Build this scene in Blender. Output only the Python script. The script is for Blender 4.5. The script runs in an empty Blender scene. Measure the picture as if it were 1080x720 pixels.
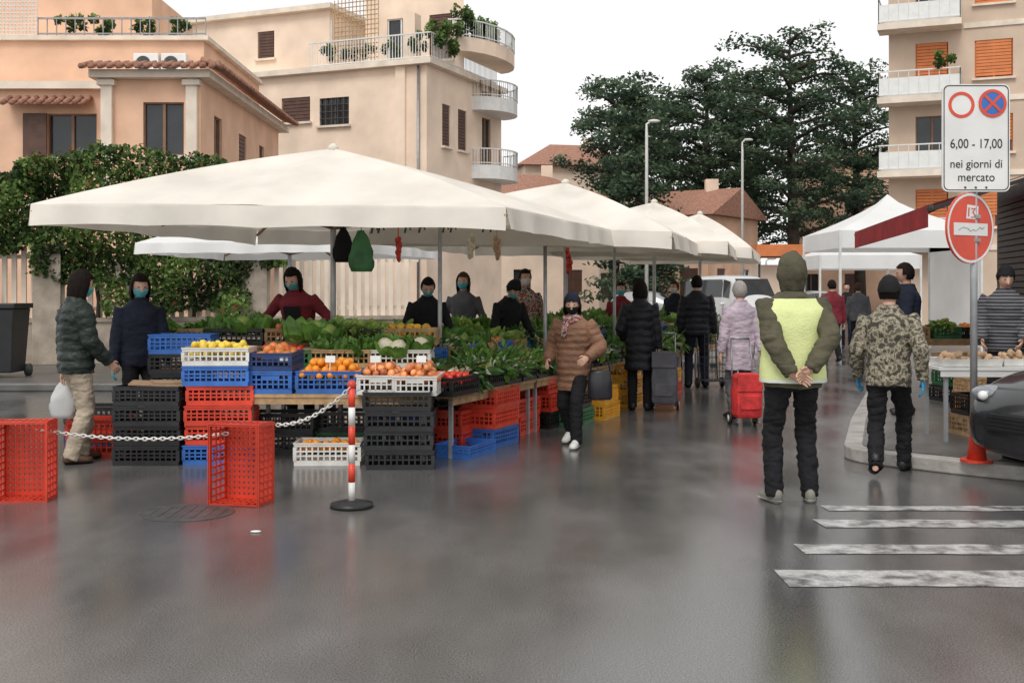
import bpy,bmesh,math,random
from mathutils import Vector as V,Matrix as MX,noise
R=random.Random(5);rad=math.radians;pi=math.pi;sin=math.sin;cos=math.cos
S=bpy.context.scene;COL=S.collection
F=1200.;CH=1.55;HY=305.
def at(px,py,Y):return V(((px-540)/F*Y,Y,CH+(HY-py)/F*Y))
def L(px,Y,z=0):return V(((px-540)/F*Y,Y,z))
def tag(o,label=None,cat=None,group=None,kind=None):
    for k,v in(('label',label),('category',cat),('group',group),('kind',kind)):
        if v:o[k]=v
    return o
def empty(name,loc,rz=0,label=None,cat=None,group=None):
    o=bpy.data.objects.new(name,None);COL.objects.link(o);o.empty_display_size=.1
    o.location=loc;o.rotation_euler=(0,0,rz);return tag(o,label,cat,group)
# ---------------------------------------------------------------- materials
def mat(name,c,rough=.6,var=.15,sc=6,bump=0,bsc=40,metal=0,trans=0,c2=None,rnd=0,spec=.5,coat=0):
    m=bpy.data.materials.new(name);m.use_nodes=True;nt=m.node_tree;N=nt.nodes;K=nt.links
    p=N['Principled BSDF'];p.inputs['Roughness'].default_value=rough;p.inputs['Metallic'].default_value=metal
    p.inputs['Specular IOR Level'].default_value=spec;p.inputs['Coat Weight'].default_value=coat
    tc=N.new('ShaderNodeTexCoord');n=N.new('ShaderNodeTexNoise');n.inputs['Scale'].default_value=sc;n.inputs['Detail'].default_value=5
    K.new(tc.outputs['Object'],n.inputs['Vector'])
    r=N.new('ShaderNodeValToRGB');K.new(n.outputs['Fac'],r.inputs['Fac'])
    r.color_ramp.elements[0].position=.33;r.color_ramp.elements[1].position=.68
    lo=[max(0,x*(1-var)) for x in c];hi=[min(1,x*(1+var)) for x in (c2 or c)]
    r.color_ramp.elements[0].color=lo+[1];r.color_ramp.elements[1].color=hi+[1]
    out=r.outputs['Color']
    if rnd:
        oi=N.new('ShaderNodeObjectInfo');hs=N.new('ShaderNodeHueSaturation');mr=N.new('ShaderNodeMapRange')
        mr.inputs['To Min'].default_value=1-rnd;mr.inputs['To Max'].default_value=1+rnd
        K.new(oi.outputs['Random'],mr.inputs['Value']);K.new(mr.outputs['Result'],hs.inputs['Value']);K.new(out,hs.inputs['Color']);out=hs.outputs['Color']
    K.new(out,p.inputs['Base Color'])
    if bump:
        b=N.new('ShaderNodeBump');b.inputs['Strength'].default_value=bump;b.inputs['Distance'].default_value=.02
        n2=N.new('ShaderNodeTexNoise');n2.inputs['Scale'].default_value=bsc;n2.inputs['Detail'].default_value=4
        K.new(tc.outputs['Object'],n2.inputs['Vector']);K.new(n2.outputs['Fac'],b.inputs['Height']);K.new(b.outputs['Normal'],p.inputs['Normal'])
    if trans:
        t=N.new('ShaderNodeBsdfTranslucent');K.new(out,t.inputs['Color']);x=N.new('ShaderNodeMixShader');x.inputs[0].default_value=trans
        K.new(p.outputs[0],x.inputs[1]);K.new(t.outputs[0],x.inputs[2]);K.new(x.outputs[0],N['Material Output'].inputs['Surface'])
    return m
def steps(name,cols,sc,rough=.8,kind='noise',stretch=(1,1,1),det=2):
    m=bpy.data.materials.new(name);m.use_nodes=True;nt=m.node_tree;N=nt.nodes;K=nt.links;p=N['Principled BSDF'];p.inputs['Roughness'].default_value=rough
    tc=N.new('ShaderNodeTexCoord');mp=N.new('ShaderNodeMapping');mp.inputs['Scale'].default_value=stretch;K.new(tc.outputs['Object'],mp.inputs['Vector'])
    if kind=='noise':
        n=N.new('ShaderNodeTexNoise');n.inputs['Detail'].default_value=det;f=n.outputs['Fac']
    else:
        n=N.new('ShaderNodeTexWave');n.bands_direction=kind;n.inputs['Distortion'].default_value=.4;f=n.outputs['Fac']
    n.inputs['Scale'].default_value=sc;K.new(mp.outputs[0],n.inputs['Vector'])
    r=N.new('ShaderNodeValToRGB');r.color_ramp.interpolation='CONSTANT';K.new(f,r.inputs['Fac']);e=r.color_ramp.elements
    k=len(cols)
    while len(e)<k:e.new(.5)
    lo,hi=(.38,.64) if kind=='noise' else (0,1)
    for i,c in enumerate(cols):e[i].position=0 if i==0 else lo+(hi-lo)*i/k;e[i].color=list(c)+[1]
    K.new(r.outputs[0],p.inputs['Base Color']);return m
def road_mat(name,paint=False):
    m=bpy.data.materials.new(name);m.use_nodes=True;nt=m.node_tree;N=nt.nodes;K=nt.links;p=N['Principled BSDF']
    tc=N.new('ShaderNodeTexCoord')
    def nz(s,d=4,st=(1,1,1)):
        mp=N.new('ShaderNodeMapping');mp.inputs['Scale'].default_value=st;K.new(tc.outputs['Object'],mp.inputs['Vector'])
        n=N.new('ShaderNodeTexNoise');n.inputs['Scale'].default_value=s;n.inputs['Detail'].default_value=d;K.new(mp.outputs[0],n.inputs['Vector']);return n.outputs['Fac']
    def ramp(f,a,b,ca,cb):
        r=N.new('ShaderNodeValToRGB');K.new(f,r.inputs['Fac']);e=r.color_ramp.elements;e[0].position=a;e[1].position=b;e[0].color=list(ca)+[1];e[1].color=list(cb)+[1];return r.outputs[0]
    def mul(a,b):
        x=N.new('ShaderNodeMix');x.data_type='RGBA';x.blend_type='MULTIPLY';x.inputs[0].default_value=1;K.new(a,x.inputs[6]);K.new(b,x.inputs[7]);return x.outputs[2]
    grain=nz(120,3);big=nz(.5,7);mid=nz(1.8,7,(1,.4,1))
    col=mul(mul(ramp(big,.3,.7,(.096,.092,.090),(.132,.127,.124)),ramp(grain,.34,.72,(.55,.55,.55),(1.7,1.7,1.7))),ramp(mid,.3,.7,(.74,.74,.74),(1.2,1.2,1.2)))
    if paint:
        w=ramp(nz(7,10),.36,.58,(.08,.08,.08),(1,1,1));x=N.new('ShaderNodeMix');x.data_type='RGBA';K.new(w,x.inputs[0]);K.new(col,x.inputs[6])
        K.new(mul(ramp(nz(20,5),.3,.7,(.48,.47,.46),(.64,.63,.62)),ramp(grain,.3,.6,(.75,.75,.75),(1.1,1.1,1.1))),x.inputs[7]);col=x.outputs[2]
    K.new(col,p.inputs['Base Color'])
    ro=N.new('ShaderNodeMapRange');ro.inputs['From Min'].default_value=.40;ro.inputs['From Max'].default_value=.62;ro.inputs['To Min'].default_value=.08;ro.inputs['To Max'].default_value=.27
    ad=N.new('ShaderNodeMath');ad.operation='MULTIPLY_ADD';ad.inputs[1].default_value=.5;hf=N.new('ShaderNodeMath');hf.operation='MULTIPLY';hf.inputs[1].default_value=.5
    K.new(mid,hf.inputs[0]);K.new(big,ad.inputs[0]);K.new(hf.outputs[0],ad.inputs[2]);K.new(ad.outputs[0],ro.inputs['Value']);K.new(ro.outputs[0],p.inputs['Roughness'])
    p.inputs['Specular IOR Level'].default_value=.65
    b=N.new('ShaderNodeBump');b.inputs['Strength'].default_value=.2;b.inputs['Distance'].default_value=.003;K.new(grain,b.inputs['Height']);K.new(b.outputs[0],p.inputs['Normal'])
    return m
ASPH=road_mat('wet_asphalt');PAINT=road_mat('worn_paint',True)
def fab(n,c,**k):
    k.setdefault('rough',.85);k.setdefault('var',.25);k.setdefault('bump',.3);k.setdefault('bsc',60);k.setdefault('spec',.25);return mat(n,c,**k)
SKIN=mat('skin',(.58,.35,.25),.5,.1,12);SKIN2=mat('skin_dark',(.42,.25,.18),.5,.1,12)
BLACK=fab('black_cloth',(.012,.012,.014));NAVY=fab('navy_cloth',(.014,.018,.032));PUFF=fab('black_puffer',(.014,.015,.02),rough=.45)
OLIVE=fab('olive_cloth',(.095,.086,.056));VEST=fab('hi_vis',(.72,.78,.36),var=.1,rough=.6);SILV=mat('reflective',(.72,.75,.70),.35,.08)
CAMO=steps('camouflage',[(.05,.045,.035),(.20,.17,.115),(.34,.30,.23),(.11,.10,.065)],22,det=3);BROWN=fab('brown_quilt',(.22,.115,.07),rough=.6)
GREENP=fab('dark_green_puffer',(.020,.028,.024),rough=.4);BEIGE=fab('beige_cloth',(.40,.33,.25));MAROON=fab('maroon_cloth',(.18,.022,.032));LILAC=fab('lilac_cloth',(.46,.38,.44))
PLAID=steps('plaid',[(.25,.06,.05),(.45,.38,.30),(.05,.04,.05)],22,kind='noise');STRIPE=steps('striped_puffer',[(.02,.02,.025),(.14,.14,.15)],9,kind='Z');GREYC=fab('grey_cloth',(.10,.10,.11))
SCARF=steps('scarf_pattern',[(.35,.06,.05),(.5,.42,.35),(.06,.05,.09)],30)
SHOEB=mat('brown_leather',(.10,.05,.03),.4);SHOEK=mat('black_shoe',(.02,.02,.02),.4);SHOEG=mat('grey_trainer',(.22,.21,.18),.7);SHOEW=mat('white_trainer',(.7,.7,.68),.6);SOLE=mat('pale_sole',(.6,.58,.54),.7)
HAIRD=mat('dark_hair',(.010,.006,.005),.7,.4,80,.4,150,spec=.15);HAIRB=mat('brown_hair',(.06,.03,.018),.7,.4,80,.6,150,spec=.2);HAIRG=mat('grey_hair',(.35,.32,.30),.6,.3,80,.6,150);TEAL=mat('teal_mask',(.10,.42,.46),.8,.1);WMASK=mat('white_mask',(.68,.68,.68),.8,.1);GLOVB=mat('blue_glove',(.05,.30,.55),.4,.1);GLOVT=mat('teal_glove',(.08,.40,.48),.4,.1);EYE=mat('eye',(.02,.015,.012),.2);LIP=mat('lip',(.35,.12,.10),.5)
RED=mat('red_plastic',(.66,.055,.025),.42,.18,5,rnd=.12);BLK=mat('black_plastic',(.016,.017,.019),.4,.3,5,rnd=.3);BLU=mat('blue_plastic',(.035,.14,.46),.42,.2,5,rnd=.15);DBLU=mat('dark_blue_plastic',(.02,.05,.16),.45,.2,5);WHP=mat('white_plastic',(.68,.67,.63),.45,.15,5,rnd=.08);YEL=mat('yellow_plastic',(.75,.36,.03),.45,.15,5,rnd=.1);GRP=mat('green_plastic',(.04,.16,.07),.45,.2,5,rnd=.2);WOOD=mat('pale_wood',(.42,.27,.14),.8,.25,14,.3,30,rnd=.15)
CANV=mat('cream_canvas',(.84,.79,.71),.9,.12,1.3,.3,5,trans=.20);CANW=mat('white_canvas',(.90,.90,.89),.9,.04,1.6,.2,5,trans=.3)
STEEL=mat('grey_steel',(.30,.30,.30),.4,.15,8,metal=.7);GALV=mat('galvanised',(.42,.43,.44),.5,.12,10,metal=.5);DARK=mat('dark_metal',(.05,.05,.05),.5,.2);IRON=mat('wet_iron',(.075,.072,.07),.35,.25,9)
CARD=mat('cardboard',(.34,.22,.13),.9,.15,12);WHITE=mat('white_enamel',(.76,.76,.74),.4,.06,4);REDE=mat('red_enamel',(.68,.075,.04),.35,.1,4);BLUE=mat('blue_enamel',(.03,.16,.50),.35,.1,4);INK=mat('black_ink',(.012,.012,.012),.6)
SALM=mat('salmon_plaster',(.76,.48,.33),.9,.14,.9,.2,18);CREAM=mat('cream_plaster',(.84,.67,.53),.9,.12,.8,.2,18);PALE=mat('pale_trim',(.76,.66,.55),.85,.12,2);ROOFT=mat('terracotta',(.34,.17,.115),.85,.35,9,.5,12)
RWALL=mat('beige_plaster',(.62,.48,.37),.9,.10,.8,.15,20);RORN=mat('orange_shutter',(.66,.21,.07),.7,.1,3);BRN=mat('brown_shutter',(.10,.05,.035),.6,.2,5);GLASS=mat('window_glass',(.03,.035,.04),.08,.2,2);FRAME=mat('window_frame',(.22,.12,.07),.6,.15);WFR=mat('white_frame',(.7,.7,.68),.5,.08)
STONE=mat('stone',(.38,.32,.26),.9,.25,3,.4,20);DSTONE=mat('dark_wall',(.08,.075,.07),.9,.25,3,.4,20);KERB=mat('kerb_stone',(.40,.38,.35),.45,.25,5,.3,30);PAVE=mat('pavement_wet',(.12,.115,.11),.32,.3,2.5,.3,60)
BARK=mat('bark',(.055,.04,.03),.95,.35,4,.6,10)
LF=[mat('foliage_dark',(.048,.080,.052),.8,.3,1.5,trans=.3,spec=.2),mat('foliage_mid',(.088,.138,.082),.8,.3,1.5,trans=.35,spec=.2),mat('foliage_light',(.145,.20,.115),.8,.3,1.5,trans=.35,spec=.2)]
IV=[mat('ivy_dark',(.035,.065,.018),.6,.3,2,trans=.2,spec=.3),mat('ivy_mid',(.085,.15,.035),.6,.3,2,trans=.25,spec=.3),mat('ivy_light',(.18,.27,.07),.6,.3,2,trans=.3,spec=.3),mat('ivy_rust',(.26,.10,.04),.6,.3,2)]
VG=[mat('veg_dark',(.05,.13,.03),.5,.35,12,trans=.25,rnd=.3),mat('veg_mid',(.13,.28,.05),.5,.35,12,trans=.25,rnd=.25),mat('veg_light',(.34,.48,.12),.5,.3,12,trans=.25,rnd=.2),mat('veg_stalk',(.68,.72,.52),.45,.2,12)]
ORA=mat('orange_peel',(.86,.31,.025),.45,.1,14,.2,120,rnd=.1);APP=mat('apple_skin',(.60,.09,.045),.3,.5,7,c2=(.68,.28,.10),rnd=.25);LEM=mat('lemon_peel',(.86,.62,.08),.45,.12,10,.2,120,rnd=.1);TOM=mat('tomato_skin',(.66,.05,.025),.25,.15,6,rnd=.2);POT=mat('potato_skin',(.50,.33,.2),.8,.25,14,.3,60,rnd=.25);CAU=mat('cauliflower_head',(.78,.72,.54),.8,.12,30,.8,50)
# ---------------------------------------------------------------- mesh builder
class MB:
    def __init__(s):s.v=[];s.f=[];s.m=[];s.s=[]
    def add(s,vs,fs,m=0,sm=False):
        o=len(s.v);s.v+=[tuple(v) for v in vs]
        for f in fs:s.f.append(tuple(i+o for i in f));s.m.append(m);s.s.append(sm)
        return s
    def box(s,c,d,m=0,rz=0,T=None):
        M_=T if T else MX.Translation(V(c))@MX.Rotation(rz,4,'Z');x,y,z=d[0]/2,d[1]/2,d[2]/2
        vs=[M_@V((a*x,b*y,e*z)) for e in(-1,1) for a,b in((-1,-1),(1,-1),(1,1),(-1,1))]
        return s.add(vs,[(3,2,1,0),(4,5,6,7),(0,1,5,4),(1,2,6,5),(2,3,7,6),(3,0,4,7)],m)
    def beam(s,p,q,w,h=None,m=0):
        p,q=V(p),V(q);t=(q-p).normalized();r=V((0,0,1)) if abs(t.z)<.9 else V((0,1,0));u=t.cross(r).normalized();k=u.cross(t);h=h or w
        vs=[b+u*(a*w/2)+k*(c*h/2) for b in(p,q) for a,c in((-1,-1),(1,-1),(1,1),(-1,1))]
        return s.add(vs,[(3,2,1,0),(4,5,6,7),(0,1,5,4),(1,2,6,5),(2,3,7,6),(3,0,4,7)],m)
    def rings(s,rs,m=0,sm=True,cap=True):
        n=len(rs[0]);vs=[p for r in rs for p in r];fs=[]
        for i in range(len(rs)-1):
            for j in range(n):k=(j+1)%n;fs.append((i*n+j,i*n+k,(i+1)*n+k,(i+1)*n+j))
        if cap:fs+=[tuple(range(n-1,-1,-1)),tuple((len(rs)-1)*n+j for j in range(n))]
        return s.add(vs,fs,m,sm)
    def tube(s,pts,rs,n=10,m=0,cap=True,ref=None,sm=True,clampz=None):
        pts=[V(p) for p in pts]
        if not isinstance(rs,(list,tuple)):rs=[rs]*len(pts)
        d=pts[-1]-pts[0]
        if ref is None:ref=V((1,0,0)) if abs(d.normalized().x)<.75 else V((0,1,.01))
        out=[]
        for i,p in enumerate(pts):
            t=(pts[min(i+1,len(pts)-1)]-pts[max(i-1,0)]).normalized();u=(ref-t*ref.dot(t)).normalized();w=t.cross(u)
            a,b=rs[i] if isinstance(rs[i],tuple) else (rs[i],rs[i])
            rg=[p+u*(a*cos(2*pi*j/n))+w*(b*sin(2*pi*j/n)) for j in range(n)]
            if clampz:rg=[V((q.x,q.y,min(max(q.z,clampz[0]),clampz[1]))) for q in rg]
            out.append(rg)
        return s.rings(out,m,sm,cap)
    def ball(s,c,r,n=12,k=8,m=0,fn=None):
        c=V(c);r=r if isinstance(r,(tuple,list)) else (r,r,r);vs=[];fs=[]
        for i in range(k+1):
            th=pi*i/k
            for j in range(n):
                ph=2*pi*j/n;d=V((sin(th)*cos(ph),sin(th)*sin(ph),cos(th)));q=fn(d) if fn else V((d.x*r[0],d.y*r[1],d.z*r[2]));vs.append(c+q)
        for i in range(k):
            for j in range(n):
                q=(j+1)%n;a,b,e,f=i*n+j,(i+1)*n+j,(i+1)*n+q,i*n+q
                fs.append((a,b,e) if i==0 else ((a,b,f) if i==k-1 else (a,b,e,f)))
        return s.add(vs,fs,m,True)
    def prism(s,poly,z0,z1,m=0):
        n=len(poly);vs=[(p[0],p[1],z0) for p in poly]+[(p[0],p[1],z1) for p in poly]
        return s.add(vs,[tuple(range(n-1,-1,-1)),tuple(range(n,2*n))]+[(i,(i+1)%n,n+(i+1)%n,n+i) for i in range(n)],m)
    def xf(s,T):s.v=[tuple(T@V(v)) for v in s.v];return s
    def mesh(s,name,mats,recalc=True):
        me=bpy.data.meshes.new(name);me.from_pydata(s.v,[],s.f)
        for x in(mats if isinstance(mats,(list,tuple)) else [mats]):
            if x:me.materials.append(x)
        me.polygons.foreach_set('material_index',s.m);me.polygons.foreach_set('use_smooth',s.s)
        if recalc and len(s.f)<60000:
            bm=bmesh.new();bm.from_mesh(me);bmesh.ops.recalc_face_normals(bm,faces=bm.faces[:]);bm.to_mesh(me);bm.free()
        me.update();return me
    def build(s,name,mats,par=None,W=True,recalc=True,bev=0):
        o=bpy.data.objects.new(name,s.mesh(name,mats,recalc));COL.objects.link(o)
        if par:
            o.parent=par
            if W and not par.parent and par.type=='EMPTY':o.location=-par.location
        if bev:
            b=o.modifiers.new('b','BEVEL');b.width=bev;b.segments=2;b.limit_method='ANGLE'
        return o
def top(o,loc):
    loc=V(loc);o.data.transform(MX.Translation(-loc));o.location=loc;return o
def inst(me,name,loc,rot=(0,0,0),sc=1,label=None,cat=None,group=None):
    o=bpy.data.objects.new(name,me);COL.objects.link(o);o.location=loc;o.rotation_euler=rot;o.scale=(sc,sc,sc) if not isinstance(sc,tuple) else sc
    return tag(o,label,cat,group)
# ---------------------------------------------------------------- people
def ik(a,b,l1,l2,pole):
    d=b-a;u=d.normalized();Ln=min(d.length,(l1+l2)*.998);x=(l1*l1-l2*l2+Ln*Ln)/(2*Ln);h=math.sqrt(max(l1*l1-x*x,0))
    p=(pole-u*pole.dot(u)).normalized();return a+u*x+p*h,a+u*Ln
def remesh(mb,vx,it=3,amp=0,fr=10,seed=0):
    t=mb.build('tmp',[None]);md=t.modifiers.new('r','REMESH');md.mode='VOXEL';md.voxel_size=vx
    if it:m2=t.modifiers.new('s','SMOOTH');m2.iterations=it;m2.factor=.5
    me=bpy.data.meshes.new_from_object(t.evaluated_get(bpy.context.evaluated_depsgraph_get()));old=t.data;bpy.data.objects.remove(t);bpy.data.meshes.remove(old)
    vs=[]
    for v in me.vertices:
        c=v.co
        if amp:
            q=V((c.x*fr,c.y*fr,c.z*fr*1.6+seed));k=noise.noise(q)+.5*noise.noise(q*2.3);k2=abs(noise.noise(V((c.x*4+seed,c.y*4,c.z*15))));c=c+v.normal*(amp*k-amp*1.1*(max(0,.25-k2)*4)**2*.6)
        vs.append(c.copy())
    fs=[tuple(p.vertices) for p in me.polygons];bpy.data.meshes.remove(me);return vs,fs
def hshape(d,o=0):
    x,y,z=d;p=V((x*(.076+o),y*(.097+o),z*(.117+o)))
    if z<0:
        p.x*=1-.24*z*z
        if y>0:p.y*=1-.10*z*z
        else:p.y*=1-.35*z*z
    elif y>.3:p.y*=1-.04*z
    return p
def person(loc,rz,H,label,topm,legm,shoem,group=None,hem=.82,tt=0,puff=0,w=1,lean=0,drop=0,feet=((-.1,0,0),(.1,0,0)),hands=((-.29,.05,.80),(.29,.05,.80)),pole=None,hdir=None,thumb=None,yaw=0,pitch=0,glove=None,heads=(),vx=.014,amp=.006,skin=None,vest=None,scarf=None,curl=.35,skirt=0,topname='jacket',apron=None,lt=0):
    s=H/1.75;root=empty('person',loc,rz,label,'person',group);skin=skin or SKIN;seed=R.random()*50
    TL=MX.Translation((0,0,.95-drop))@MX.Rotation(-lean,4,'X')@MX.Translation((0,0,-.95))
    HT=TL@MX.Translation((0,.025,1.535))@MX.Rotation(yaw,4,'Z')@MX.Rotation(-pitch,4,'X')@MX.Translation((0,.005,.10))
    SC=MX.Scale(s,4);vx*=s
    hips=[V((sx*.09*w,0,.92-drop)) for sx in(-1,1)];ank=[V((f[0],f[1],.085+f[2])) for f in feet];knee=[]
    for i in(0,1):
        k,a=ik(hips[i],ank[i],.44,.42,V(((-.12,.12)[i],1,0)));knee.append(k);ank[i]=a
    shd=[TL@V((sx*.178*w,0,1.405)) for sx in(-1,1)];elb=[];wri=[]
    for i in(0,1):
        pl=V(pole[i]) if pole else V(((-.5,.5)[i],-1,-.2));e,q=ik(shd[i],V(hands[i]),.30,.27,pl);elb.append(e);wri.append(q)
    base=[(.80,.165,.115),(.88,.175,.122),(.96,.172,.12),(1.06,.158,.112),(1.17,.168,.12),(1.29,.184,.128),(1.37,.186,.12),(1.425,.165,.10),(1.465,.11,.082),(1.50,.072,.07)]
    def trings(o,z0,z1,n=28,pf=0):
        b=[q for q in base];zs=[];z=z0
        st=.02 if pf else .04
        while z<z1:zs.append(z);z+=st
        zs.append(z1);out=[]
        for z in zs:
            if z<=b[0][0]:
                t=(b[0][0]-z);hw,hd=b[0][1]+t*skirt,b[0][2]+t*skirt
            elif z>=b[-1][0]:hw,hd=b[-1][1:]
            else:
                for q,r in zip(b,b[1:]):
                    if q[0]<=z<=r[0]:
                        t=(z-q[0])/(r[0]-q[0]);hw=q[1]+(r[1]-q[1])*t;hd=q[2]+(r[2]-q[2])*t;break
            k=o*(1 if z<1.42 else .55);pz=pf and .014*abs(sin(pi*z/pf))-.006
            hw=hw*w+k+(pz if z<1.43 else 0);hd=hd*w+k+(pz if z<1.43 else 0)
            out.append([TL@V((hw*abs(cos(a))**.85*(1 if cos(a)>0 else -1),hd*abs(sin(a))**.9*(1 if sin(a)>0 else -1),z)) for a in[2*pi*j/n for j in range(n)]])
        return out
    def limb(mb,P,r,pf=0,ref=None):
        if pf:
            Q=[];Rr=[]
            for i in range(len(P)-1):
                d=(P[i+1]-P[i]).length;k=max(2,int(d/.018))
                for j in range(k):t=j/k;Q.append(P[i].lerp(P[i+1],t));Rr.append(r[i]+(r[i+1]-r[i])*t)
            Q.append(P[-1]);Rr.append(r[-1]);c=0
            for i in range(len(Q)):
                if i:c+=(Q[i]-Q[i-1]).length
                Rr[i]+=.010*abs(sin(pi*c/pf))-.004
            mb.tube(Q,Rr,14)
        else:mb.tube(P,r,14)
    def mids(P):
        out=[P[0]]
        for a,b in zip(P,P[1:]):out+=[a.lerp(b,.5),b]
        return out
    B=MB();B.rings(trings(-.03,.84,1.50))
    B.tube([TL@V((0,.005,1.42)),TL@V((0,.012,1.5)),HT@V((0,-.01,-.03))],[.066,.056,.052],12)
    fn=lambda d:HT.to_3x3()@hshape(d)
    B.ball(HT@V((0,0,0)),1,24,16,fn=fn)
    B.tube([HT@V((0,.088,.022)),HT@V((0,.103,-.012)),HT@V((0,.116,-.03)),HT@V((0,.094,-.04))],[.009,.011,.015,.010],8)
    for sx in(-1,1):B.ball(HT@V((sx*.077,-.008,-.005)),(.012,.02,.032),8,6)
    fing=MB();hc=[]
    for i in(0,1):
        sg=(-1,1)[i];limb(B,mids([shd[i]+(shd[1-i]-shd[i])*.15,shd[i],elb[i],wri[i]]),[.045,.048,.045,.038,.034,.031,.026])
        limb(B,mids([hips[i]+V((0,0,.03)),hips[i],knee[i],ank[i]]),[.07,.075,.07,.052,.042,.038,.03]);B.tube([ank[i]+V((0,-.03,-.04)),ank[i]+V((0,.10,-.06))],[.028,.02],8)
        d=V(hdir[i]).normalized() if hdir else (wri[i]-elb[i]).normalized()
        t=V(thumb[i]) if thumb else (V((0,1,0)) if abs(d.y)<.8 else V((-sg*.4,0,1)));t=(t-d*t.dot(d)).normalized();n=(t.cross(d) if i else d.cross(t))
        wr=wri[i];B.tube([wr-d*.01,wr+d*.03,wr+d*.07,wr+d*.095],[(.026,.02),(.036,.017),(.041,.016),(.036,.012)],10,ref=t);hc.append(wr+d*.06)
        for k,l in((-1.5,.062),(-.5,.076),(.5,.08),(1.5,.072)):
            p=wr+d*.085+t*(k*.02);P=[p-d*.02,p];an=curl*.6
            for q in range(3):P.append(P[-1]+(d*cos(an)+n*sin(an))*(l/3));an+=curl
            fing.tube(P,[.0095,.0095,.009,.008,.0055],7)
        p=wr+d*.025+t*.026;q=(d*.65+t*.65+n*.35).normalized();q2=(d*.9+t*.15+n*.45).normalized();fing.tube([p-q*.015,p,p+q*.04,p+q*.04+q2*.032],[.012,.012,.0105,.007],7)
    vf=remesh(B,vx*.72,1);b=MB()
    gl=[0]*len(vf[1])
    if glove:
        for k,f in enumerate(vf[1]):
            c=vf[0][f[0]]
            if min((c-h).length for h in hc)<.085:gl[k]=1
    b.add(vf[0],vf[1],0,True);b.m=gl;b.add(fing.v,fing.f,1 if glove else 0,True);b.xf(SC)
    b.build('body',[skin,glove] if glove else [skin],root,W=False,recalc=False)
    J=MB();J.rings(trings(.008+tt,hem,1.52 if not vest else 1.50,pf=puff))
    for i in(0,1):
        d=(wri[i]-elb[i]).normalized();limb(J,mids([shd[i]+(shd[1-i]-shd[i])*.2,shd[i],elb[i],wri[i]+d*.005]),[.06+tt,.070+tt,.064+tt,.058+tt,.052+tt,.049+tt*.8,.038+tt*.5],puff)
    vf=remesh(J,vx*.85,3 if not puff else 1,amp,seed=seed);J2=MB();J2.add(vf[0],vf[1],0,True);J2.xf(SC);J2.build(topname,[topm],root,W=False,recalc=False)
    P=MB();P.rings([[V((.172*w*k*cos(a),.122*k*sin(a),z-drop)) for a in[2*pi*j/24 for j in range(24)]] for z,k in((.80,.9),(.86,1),(.96,1),(1.02,.95))])
    for i in(0,1):
        limb(P,mids([hips[i]+V((0,0,.02)),hips[i]+V((0,0,-.03)),knee[i],ank[i]+V((0,-.01,-.045))]),[.09,.10+lt,.096+lt,.083+lt,.072+lt,.068+lt,.060+lt])
    vf=remesh(P,vx*.85,3,amp*1.2,12,seed+9);P2=MB();P2.add(vf[0],vf[1],0,True);P2.xf(SC);P2.build('trousers',[legm],root,W=False,recalc=False)
    for i in(0,1):
        f=feet[i];yw=f[4] if len(f)>4 else(.18,-.18)[i];pt_=f[3] if len(f)>3 else 0
        T=SC@MX.Translation(ank[i]-V((0,0,.085)))@MX.Rotation(yw,4,'Z')@MX.Translation((0,.10,0))@MX.Rotation(-pt_,4,'X')@MX.Translation((0,-.10,0))
        pp=[(0,-.075,.045),(0,-.06,.05),(0,0,.06),(0,.07,.048),(0,.13,.036),(0,.175,.03),(0,.19,.028)];rr=[(.018,.03),(.034,.05),(.04,.06),(.044,.046),(.046,.036),(.034,.028),(.014,.012)]
        a=MB();a.tube(pp,rr,14,clampz=(.012,.2),ref=V((1,0,0)));a.xf(T);sh=a.build('shoe',[shoem],root,W=False)
        a=MB();a.tube(pp,[(x[0]*1.1+.002,x[1]*1.05) for x in rr],14,clampz=(0,.024),ref=V((1,0,0)));a.xf(T);a.build('sole',[SOLE if shoem in(SHOEW,SHOEG) else SHOEK],sh,W=False)
    if vest:
        wob=lambda a,e:[tuple(V(q)+V((.007*noise.noise(V(q)*8),.010*noise.noise(V(q)*7+V((3,0,0))),.004*noise.noise(V(q)*14)))) for q in a.v]
        r=trings(.034+tt,.86,1.45,40);a=MB();a.rings(r,cap=False);a.v=wob(a,0);a.xf(SC);ve=a.build('safety_vest',[vest],root,W=False)
        a=MB();a.rings(trings(.038+tt,.862,.885,40),cap=False);a.v=wob(a,0);a.xf(SC);a.build('pale_hem',[SILV],ve,W=False)
    if apron:
        a=MB();r=trings(.03+tt,.62,1.36,32);a.rings([[q for q in x] for x in r],cap=False);a.f=[f for f in a.f if sum((TL.inverted()@V(a.v[k])).y for k in f)/len(f)>.03 and (sum((TL.inverted()@V(a.v[k])).z for k in f)/len(f)<1.12 or abs(sum(a.v[k][0] for k in f)/len(f))<.11)];a.m=[0]*len(a.f);a.s=[True]*len(a.f);a.xf(SC);a.build('apron',[apron],root,W=False)
    def shell(name,m,pred,off,th=.006,ext=None,nz=0):
        a=MB()
        def fn2(d):
            p=hshape(d,off)
            if ext:p=ext(d,p)
            if nz:p=p*(1+nz*noise.noise(d*5+V((seed,0,0))))
            return HT.to_3x3()@p
        a.ball(HT@V((0,0,0)),1,44,30,fn=fn2);dirs=[]
        for i in range(31):
            for j in range(44):
                th_=pi*i/30;ph=2*pi*j/44;dirs.append(V((sin(th_)*cos(ph),sin(th_)*sin(ph),cos(th_))))
        a.f=[f for f in a.f if pred(sum((dirs[k] for k in f),V((0,0,0)))/len(f))];a.m=[0]*len(a.f);a.s=[True]*len(a.f);a.xf(SC)
        o=a.build(name,[m],root,W=False);so=o.modifiers.new('s','SOLIDIFY');so.thickness=th;so.offset=1;return o
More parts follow.
